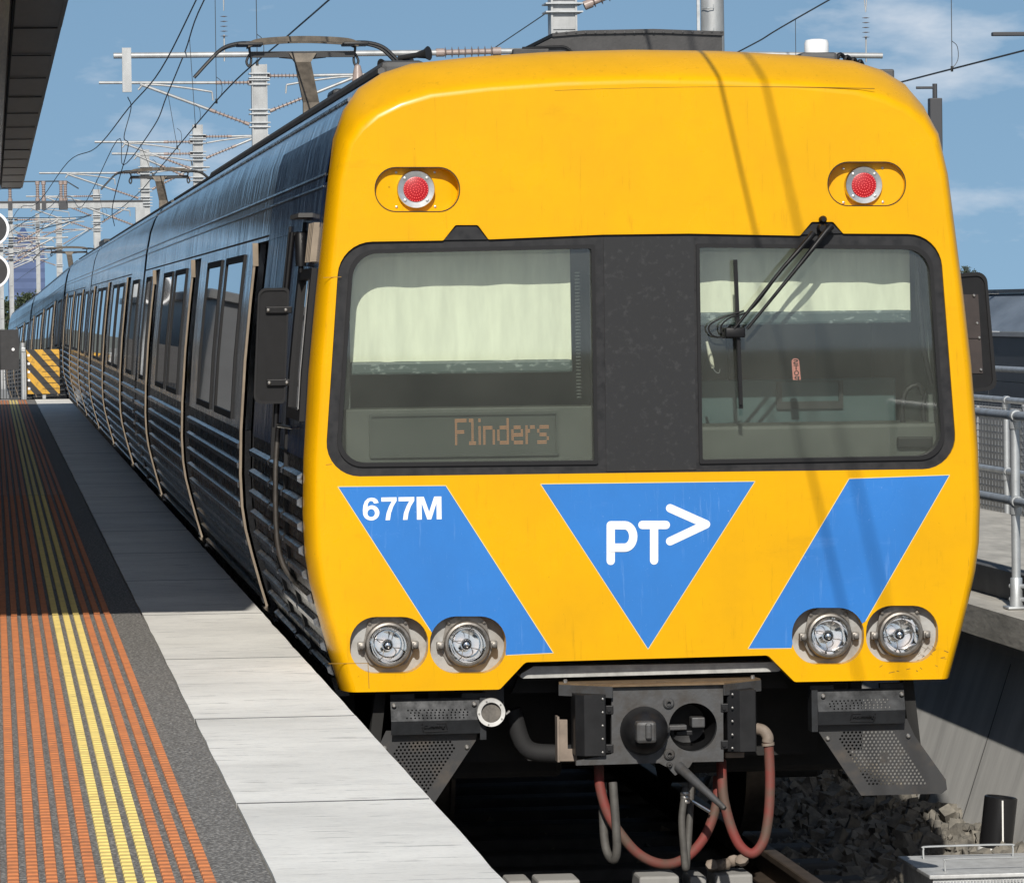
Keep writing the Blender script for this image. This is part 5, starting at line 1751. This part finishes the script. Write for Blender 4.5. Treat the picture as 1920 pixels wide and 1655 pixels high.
# near twin-track registration tube with its mast between the tracks
A = mast(8.24, 65, 9.6, None, 0, 0, 'near galvanised mast standing behind the dark roof unit', w=.38)
def cross_tube():
    t = A
    f = -.46
    sh, tb = MB(), MB()
    x = lambda v: v - 8.24
    insulator(t, (x(6.46), 0, 6.345 - f), (x(7.28), 0, 6.36 - f), 8, .085, .04)
    insulator(t, (x(8.6), -.1, 7.02 - f), (x(9.5), -.1, 7.38 - f), 8, .085, .045)
    tb.tube([(x(1.78), 0, 6.33 - f), (x(6.46), 0, 6.345 - f)], .042, 10)
    tb.tube([(x(7.28), 0, 6.36 - f), (x(8.05), 0, 6.36 - f)], .042, 10)
    tb.tube([(x(8.44), 0, 6.33 - f), (x(12.92), 0, 6.26 - f)], .042, 10)
    tb.tube([(x(9.5), -.1, 7.38 - f), (x(12.4), -.1, 8.55 - f)], .042, 10)
    # suspension hangers with small insulators
    for xx, z in ((3.36, 6.34), (12.68, 6.27)):
        tb.tube([(x(xx), 0, z - f - .1), (x(xx), 0, z - f + .28)], .012, 6)
        for k in range(5):
            sh.lathe([(.012, -.008), (.06, 0), (.012, .008)], (x(xx), 0, z - f + .26 + k * .07), (0, 0, 1), 10)
        for s in (-1, 1):
            tb.tube([(x(xx), 0, z - f + .62), (x(xx) + s * .12 * (1 if xx > 5 else .2), 0, z - f + 1.9)], .008, 5)
    tb.box(x(1.9), x(2.03), -.05, .05, 6.36 - f - .55, 6.36 - f + .08)
    tb.build('cross_tube', 'galv_mast', t, 50, split=True)
    sh.build('shed', 'insulator', t, 50, split=True)
    br = MB()
    for dz in (-.06, .06, .5, .62):
        br.box(-.27, .27, -.25, .25, 6.4 - f + dz, 6.42 - f + dz)
    br.build('mast_clamp', 'galvanised', t, split=True)
cross_tube()
mast(6.22, 105, 8.35, 2.53, 7.94, 6.96, 'tallest mast beside the pantograph arm, above the carriage roofs', w=.36, rtip=9.4)
mast(6.15, 135, 8.2, 3.1, 7.7, 6.9, 'shorter mast next beyond the tallest mast over the roofs', w=.30, rtip=8.6, extra=((3.6, 7.35, 6.6),))
mast(5.35, 158, 8.3, 1.7, 7.5, 6.6, 'third mast, rising behind the second pantograph', w=.32, rtip=7.6, extra=((2.3, 6.4, 5.6),))
mast(4.75, 205, 8.2, .9, 7.4, 6.4, 'fourth mast over the roofs, thin, between the second pantograph and the gantry', w=.32, rtip=7.0, extra=((1.6, 7.9, 7.0),))
mast(3.9, 262, 8.2, -.2, 7.3, 6.3, 'fifth mast, low over the far carriages', w=.34, rtip=6.2, extra=((.6, 6.2, 5.4),))
mast(.42, 190, 6.1, 2.6, 5.4, 4.6, 'lone pale mast between the train and the blue tower', w=.17)
mast(.1, 240, 6.4, 3.0, 5.5, 4.7, 'pale far mast standing just behind the two black discs', w=.2, extra=((2.4, 6.1, 5.3),))
mast(2.3, 225, 7.6, .3, 7.0, 6.1, 'thin mast among the far wires, over the third carriage roof', w=.2, rtip=4.6)
mast(.75, 172, 6.9, 3.2, 6.2, 5.3, 'pale mast with two arms, just beside the gantry leg', w=.17, extra=((2.9, 5.5, 4.8),))
mast(.35, 300, 7.4, 4.2, 6.6, 5.4, 'farthest thin mast above the trees', w=.34, extra=((3.6, 7.2, 6.3),))
rp = thing('steel_pole', 'round galvanised pole with step irons behind the yellow roof', 'pole', (12.35, 77, -.46))
MB().tube([(0, 0, 0), (0, 0, 11)], [.24, .19], 20).build('pole', 'galv_mast', rp, 50)
MB().bar((-.26, -.1, 3), (-.26, -.1, 11), .05).build('cable_tray', 'galvanised', rp)
for k in range(14):
    MB().tube([(-.20, -.12, 5 + k * .4), (-.12, -.26, 5 + k * .4), (-.02, -.26, 5 + k * .4), (-.02, -.26, 5.06 + k * .4)], .010, 6).build('step_iron', 'galvanised', rp)
# portal beam with busbar insulators far left
gb = thing('switch_gantry', 'far steel gantry beam with upright insulators and a busbar on top', 'gantry', (1.6, 150, -.3))
MB().box(-3.2, 3.4, -.12, .12, 6.42, 6.60).build('beam', 'galv_mast', gb)
MB().box(-3.2, 3.4, -.15, .15, 6.602, 6.66).build('beam_flange', 'post_dark', gb)
for s in (-3.1, 3.3):
    MB().box(s - .15, s + .15, -.15, .15, 0, 6.42).build('leg', 'galv_mast', gb)
for xx in (-1.9, -.95, -.05, .15, .72, .86):
    insulator(gb, (xx, 0, 6.68), (xx, 0, 7.25), 7, .075, .05)
    MB().box(xx - .07, xx + .07, -.16, .16, 6.36, 6.60).build('bracket', 'post_dark', gb)
MB().tube([(-2.6, 0, 7.30), (.9, 0, 7.30), (1.3, 0, 7.05)], .02, 6).build('busbar', 'wire_copper', gb)

def wire(name, label, pts, r=.0085, droppers=(), n=8, sag=0, group=None):
    P = smooth_path(pts, n)
    o = Vector(pts[0])
    mbw = MB().tube([p - o for p in P], r, 6)
    if not droppers:
        return tag(mbw.build(name, 'wire_copper', None, 60, o), label, 'wire', group)
    root = thing(name, label, 'wire', o, group)
    mbw.build('strand', 'wire_copper', root, 60)
    d = MB()
    for (p, q) in droppers:
        p, q = Vector(p) - o, Vector(q) - o
        d.tube([p, q], .0045, 5)
        s = .06
        lp_ = [q + Vector((0, 0, .30)), q + Vector((s, 0, .24)), q + Vector((s * 1.1, 0, .10)), q + Vector((0, 0, .0))]
        d.tube(smooth_path(lp_, 4), .004, 5)
        d.lathe([(.014, -.03), (.014, .03)], q, (0, 0, 1), 6)
    if droppers: d.build('dropper', 'wire_copper', root, split=True)
    return root
CW = [(2.97, 5, 5.29), (2.955, 18, 5.28), (2.85, 38, 5.272), (2.82, 43, 5.268), (2.78, 54, 5.27), (3.0, 79, 5.245), (3.1, 105, 5.15), (2.5, 150, 4.9), (1.2, 230, 4.3)]
def on(path, y):
    for a, b in zip(path, path[1:]):
        if a[1] <= y <= b[1]:
            t = (y - a[1]) / (b[1] - a[1])
            return Vector(a) + (Vector(b) - Vector(a)) * t
MW = [(2.88, 5, 6.62), (2.88, 18, 6.55), (2.80, 40, 6.95), (2.80, 59, 6.71), (2.8, 65, 6.385), (2.8, 72, 6.08), (2.8, 78, 5.84), (2.8, 96, 5.77), (2.9, 104, 6.6), (2.6, 130, 5.7), (2.4, 155, 6.5), (1.5, 230, 5.3)]
wire('contact_wire', 'dark contact wire crossing the sky and touching the near pantograph', CW, .0085,
     [(on(MW, y), on(CW, y)) for y in (35.5, 47.6, 56.2, 63.5, 71.5, 85, 118)], n=10)
wire('messenger_wire', 'dark sagging wire of the near track, between contact wire and feeder', MW, .0095, n=6)
SW = [(2.70, 40, 7.1), (2.75, 60, 6.80), (2.72, 74, 6.45), (2.70, 92, 7.35), (2.3, 105, 7.0), (1.9, 135, 6.4), (1.2, 158, 7.0), (.4, 200, 6.0)]
wire('feeder_wire', 'dark feeder wire hanging from the end bracket of the long tube', [(2.72, 40, 7.2), (2.72, 58, 6.78), (2.45, 65, 6.13), (2.2, 72, 5.9), (2.0, 86, 5.78), (1.8, 105, 6.15), (1.3, 128, 5.75), (.9, 158, 6.2), (.2, 210, 5.4)], .0095, n=6)
wire('jumper_wire', 'short wavy jumper wire dangling below the long tube', [(1.98, 65.2, 5.75), (2.03, 65.4, 5.6), (1.93, 65.6, 5.2), (2.0, 66, 5.08), (1.9, 68, 4.6), (1.86, 70, 4.25), (2.0, 74, 4.08)], .007)
wire('contact_wire', 'dark contact wire above the slim dark post', [(10.3, 20, 5.18), (10.3, 45, 5.178), (10.3, 60, 5.177), (10.1, 100, 5.17)], .010,
     [((10.3, 48.0, 6.9), (10.3, 48.0, 5.178))])
wire('messenger_wire', 'dark wire above the yellow roof beside the round pole', [(10.3, 20, 7.6), (10.3, 55.1, 6.407), (10.3, 61.5, 6.174), (10.3, 75, 5.85)], .011,
     [((10.3, 57.5, 6.32), (10.3, 57.5, 5.178))])
wire('stay_wire', 'thin dark wire rising behind the dark roof unit', [(10.4, 95, 8.0), (10.6, 80, 8.4), (10.9, 60, 9.2)], .012)
wire('feeder_wire', 'dark wire strung low over the far masts', [(1.0, 100, 4.5), (2.2, 120, 5.1), (3.3, 150, 5.9), (3.6, 190, 6.6)], .012)
wire('feeder_wire', 'thin dark wire sagging between the far masts beside the blue tower', [(.3, 95, 3.9), (1.0, 120, 4.3), (1.6, 150, 4.6), (1.9, 190, 5.9)], .011)
wire('feeder_wire', 'thin dark wire crossing under the gantry beam', [(-.4, 88, 3.7), (.8, 112, 4.9), (1.9, 140, 6.0), (2.6, 165, 7.2)], .011)
wire('feeder_wire', 'dark wire rising to the far gantry', [(-.6, 90, 4.5), (.7, 130, 5.4), (2.4, 160, 6.0), (4.4, 205, 7.0)], .012)

# ================================================================== TRACKSIDE SMALL THINGS
def pits():
    for k, (x0, x1, lab) in enumerate(((4.34, 4.98, 'galvanised cable pit lid nearest the rail, with wire handles'), (4.99, 5.63 - .3, 'galvanised cable pit lid against the sloping wall, with wire handles'))):
        t = thing('cable_pit', lab, 'cable pit', (x0, 20.9, -.2), 'cable pit lids')
        w = x1 - x0
        MB().box(.02, w - .02, .02, .72, 0, .165).build('frame', 'pit_metal', t)
        lid = MB().bbox(0, w, 0, .76, .166, .185, .004).build('lid', 'pit_metal', t)
        gm = MB()
        for i in range(int(w / .016)):
            for j in range(7):
                gm.box(.025 + i * .016, .025 + i * .016 + .009, .008, .0195, .02 + j * .02, .032 + j * .02)
        struct(gm.build('perforated_side', 'galvanised', t), 'stuff')
        h = MB()
        h.tube(smooth_path([(.10, .12, .186), (.10, .12, .235), (.13, .12, .245), (w - .13, .12, .245), (w - .10, .12, .235), (w - .10, .12, .186)], 4), .005, 6)
        h.tube(smooth_path([(.10, .62, .186), (.10, .62, .235), (.13, .62, .245), (w - .13, .62, .245), (w - .10, .62, .235), (w - .10, .62, .186)], 4), .005, 6)
        h.build('handle', 'galvanised', t, 50, split=True)
pits()
ps = thing('pipe_stub', 'short black plastic pipe standing in the ballast by the wall', 'pipe', (5.06, 22.75, -.2))
MB().lathe([(.085, 0), (.085, .34), (.078, .345), (.070, .34), (.070, .2), (0, .2)], (0, 0, 0), (.12, 0, 1), 24).build('pipe', 'pipe_black', ps, 40)
MB().box(.025, .033, -.088, -.078, .02, .33).build('stripe', 'pipe_white', ps)
MB().lathe([(.088, .02), (.092, .03), (.092, .07), (.088, .08)], (0, 0, 0), (.12, 0, 1), 24).build('collar', 'pipe_white', ps, 40)
pl_ = thing('track_plinth', 'row of low pale concrete blocks between the rails below the coupler', 'blocks', (2.96, 21.15, -.3))
for a, b in ((2.36, 2.47), (2.50, 2.70), (2.98, 3.17), (3.22, 3.30), (3.34, 3.52)):
    MB().bbox(a - 2.96, b - 2.96, -.12, .14, 0, .297 + R.uniform(-.006, .006), .012).build('block', 'concrete', pl_)
tc_ = thing('track_clip', 'rusty rail clip lying on the sleeper below the hoses', 'clip', (3.34, 21.12, .0))
m = MB()
for k in range(5):
    m.lathe([(.0, -.03), (.03, -.012), (.034, .01), (.0, .035)], (k * .035, R.uniform(-.03, .03), .03 + R.uniform(0, .03)), (R.uniform(-1, 1), R.uniform(-1, 1), 1), 8)
m.build('clip', 'bracket_tan', tc_, 50)

# ================================================================== FAR BACKGROUND
bt = thing('blue_tower', 'hazy blue office tower far off beyond the platform end', 'building', (11, 1500, -6))
s15 = 1500 / 8500
MB().box(-5.5, 6.5, 0, 12, 0, 30.5).build('lower_block', 'tower_haze_blue', bt)
MB().box(-4.0, 4.6, 1, 11, 30.5, 34.0).build('upper_block', 'tower_haze_dark', bt)
MB().add([(-2.6, 1, 34), (1.6, 1, 34), (1.6, 8, 34), (-2.6, 8, 34), (-.9, 4, 36.8), (.2, 4, 36.8)], [(0, 1, 5, 4), (1, 2, 5), (2, 3, 4, 5), (3, 0, 4)]).build('crown', 'tower_haze_dark', bt)
for j in range(6):
    MB().box(-5.52, 6.52, -.03, -.01, 9 + j * 3.3, 10.2 + j * 3.3).build('window_band', 'tower_haze_dark', bt)
wb = thing('white_building', 'small white flat-roofed building far beyond the noise wall', 'building', (190, 860, -6))
MB().box(0, 3.4, 0, 4, 0, 10.2).build('wall', 'white_wall', wb)
MB().box(-.3, 3.6, -.2, 4.2, 10.2, 10.6).build('roof', 'white_wall', wb)
for k in range(4):
    for j in range(2):
        MB().box(.9 + k * .6, 1.25 + k * .6, -.02, .0, 8.7 - j * 1.6, 9.6 - j * 1.6).build('window', 'window_far', wb)

def tree(name, label, loc, h, w, leafm, seed, cone=False, n=2600):
    rr = random.Random(seed)
    t = thing(name, label, 'tree', loc)
    tr = MB()
    tr.tube([(0, 0, 0), (.1, 0, h * .4), (0, .1, h * .8)], [h * .03, h * .02, h * .008], 8)
    for k in range(10):
        a = rr.uniform(0, 6.28); z = h * rr.uniform(.3, .7)
        tr.tube([(0, 0, z), (math.cos(a) * w * .35, math.sin(a) * w * .35, z + h * .12)], [h * .01, h * .003], 6)
    tr.build('trunk', 'bark', t)
    vs, fs = [], []
    clumps = []
    for k in range(46):
        z = rr.uniform(.22, 1.0)
        rad_ = (1 - z) * .62 + .12 if cone else math.sin(min(1, max(.05, (z - .15) / .85)) * math.pi) * .5 + .06
        a = rr.uniform(0, 6.28); q = rad_ * w * rr.uniform(.35, 1)
        clumps.append((q * math.cos(a), q * math.sin(a), z * h * .97, rr.uniform(.07, .15) * w))
    for _ in range(n):
        c = rr.choice(clumps)
        p = Vector((rr.gauss(0, 1), rr.gauss(0, 1), rr.gauss(0, .7))) * c[3] * .75 + Vector(c[:3])
        s = w * rr.uniform(.018, .04)
        e = Euler((rr.uniform(0, 6), rr.uniform(0, 6), rr.uniform(0, 6))).to_matrix()
        o = len(vs)
        for a, b in ((-1, -.5), (1, -.5), (1, .5), (-1, .5)):
            vs.append(tuple(p + e @ Vector((a * s, b * s, 0))))
        fs.append((o, o + 1, o + 2, o + 3))
    me = bpy.data.meshes.new('crown')
    me.from_pydata(vs, [], fs)
    me.materials.append(MATS[leafm])
    link('crown', me, t)
tree('conifer_tree', 'dark green bushy tree behind the outer driver mirror', (196, 900, -6), 16.2, 5.8, 'leaf_far', 3, True)
tree('broadleaf_tree', 'low dark tree at the foot of the two black discs', (2.4, 720, -6), 10.5, 7.0, 'leaf_dark', 14)
tree('broadleaf_tree', 'dark tree directly below the blue tower', (5.6, 700, -6), 12.0, 6.0, 'leaf_dark', 4)
tree('broadleaf_tree', 'dark tree tucked between the blue tower and the far carriages', (9.4, 690, -6), 11.8, 4.5, 'leaf_dark', 6)
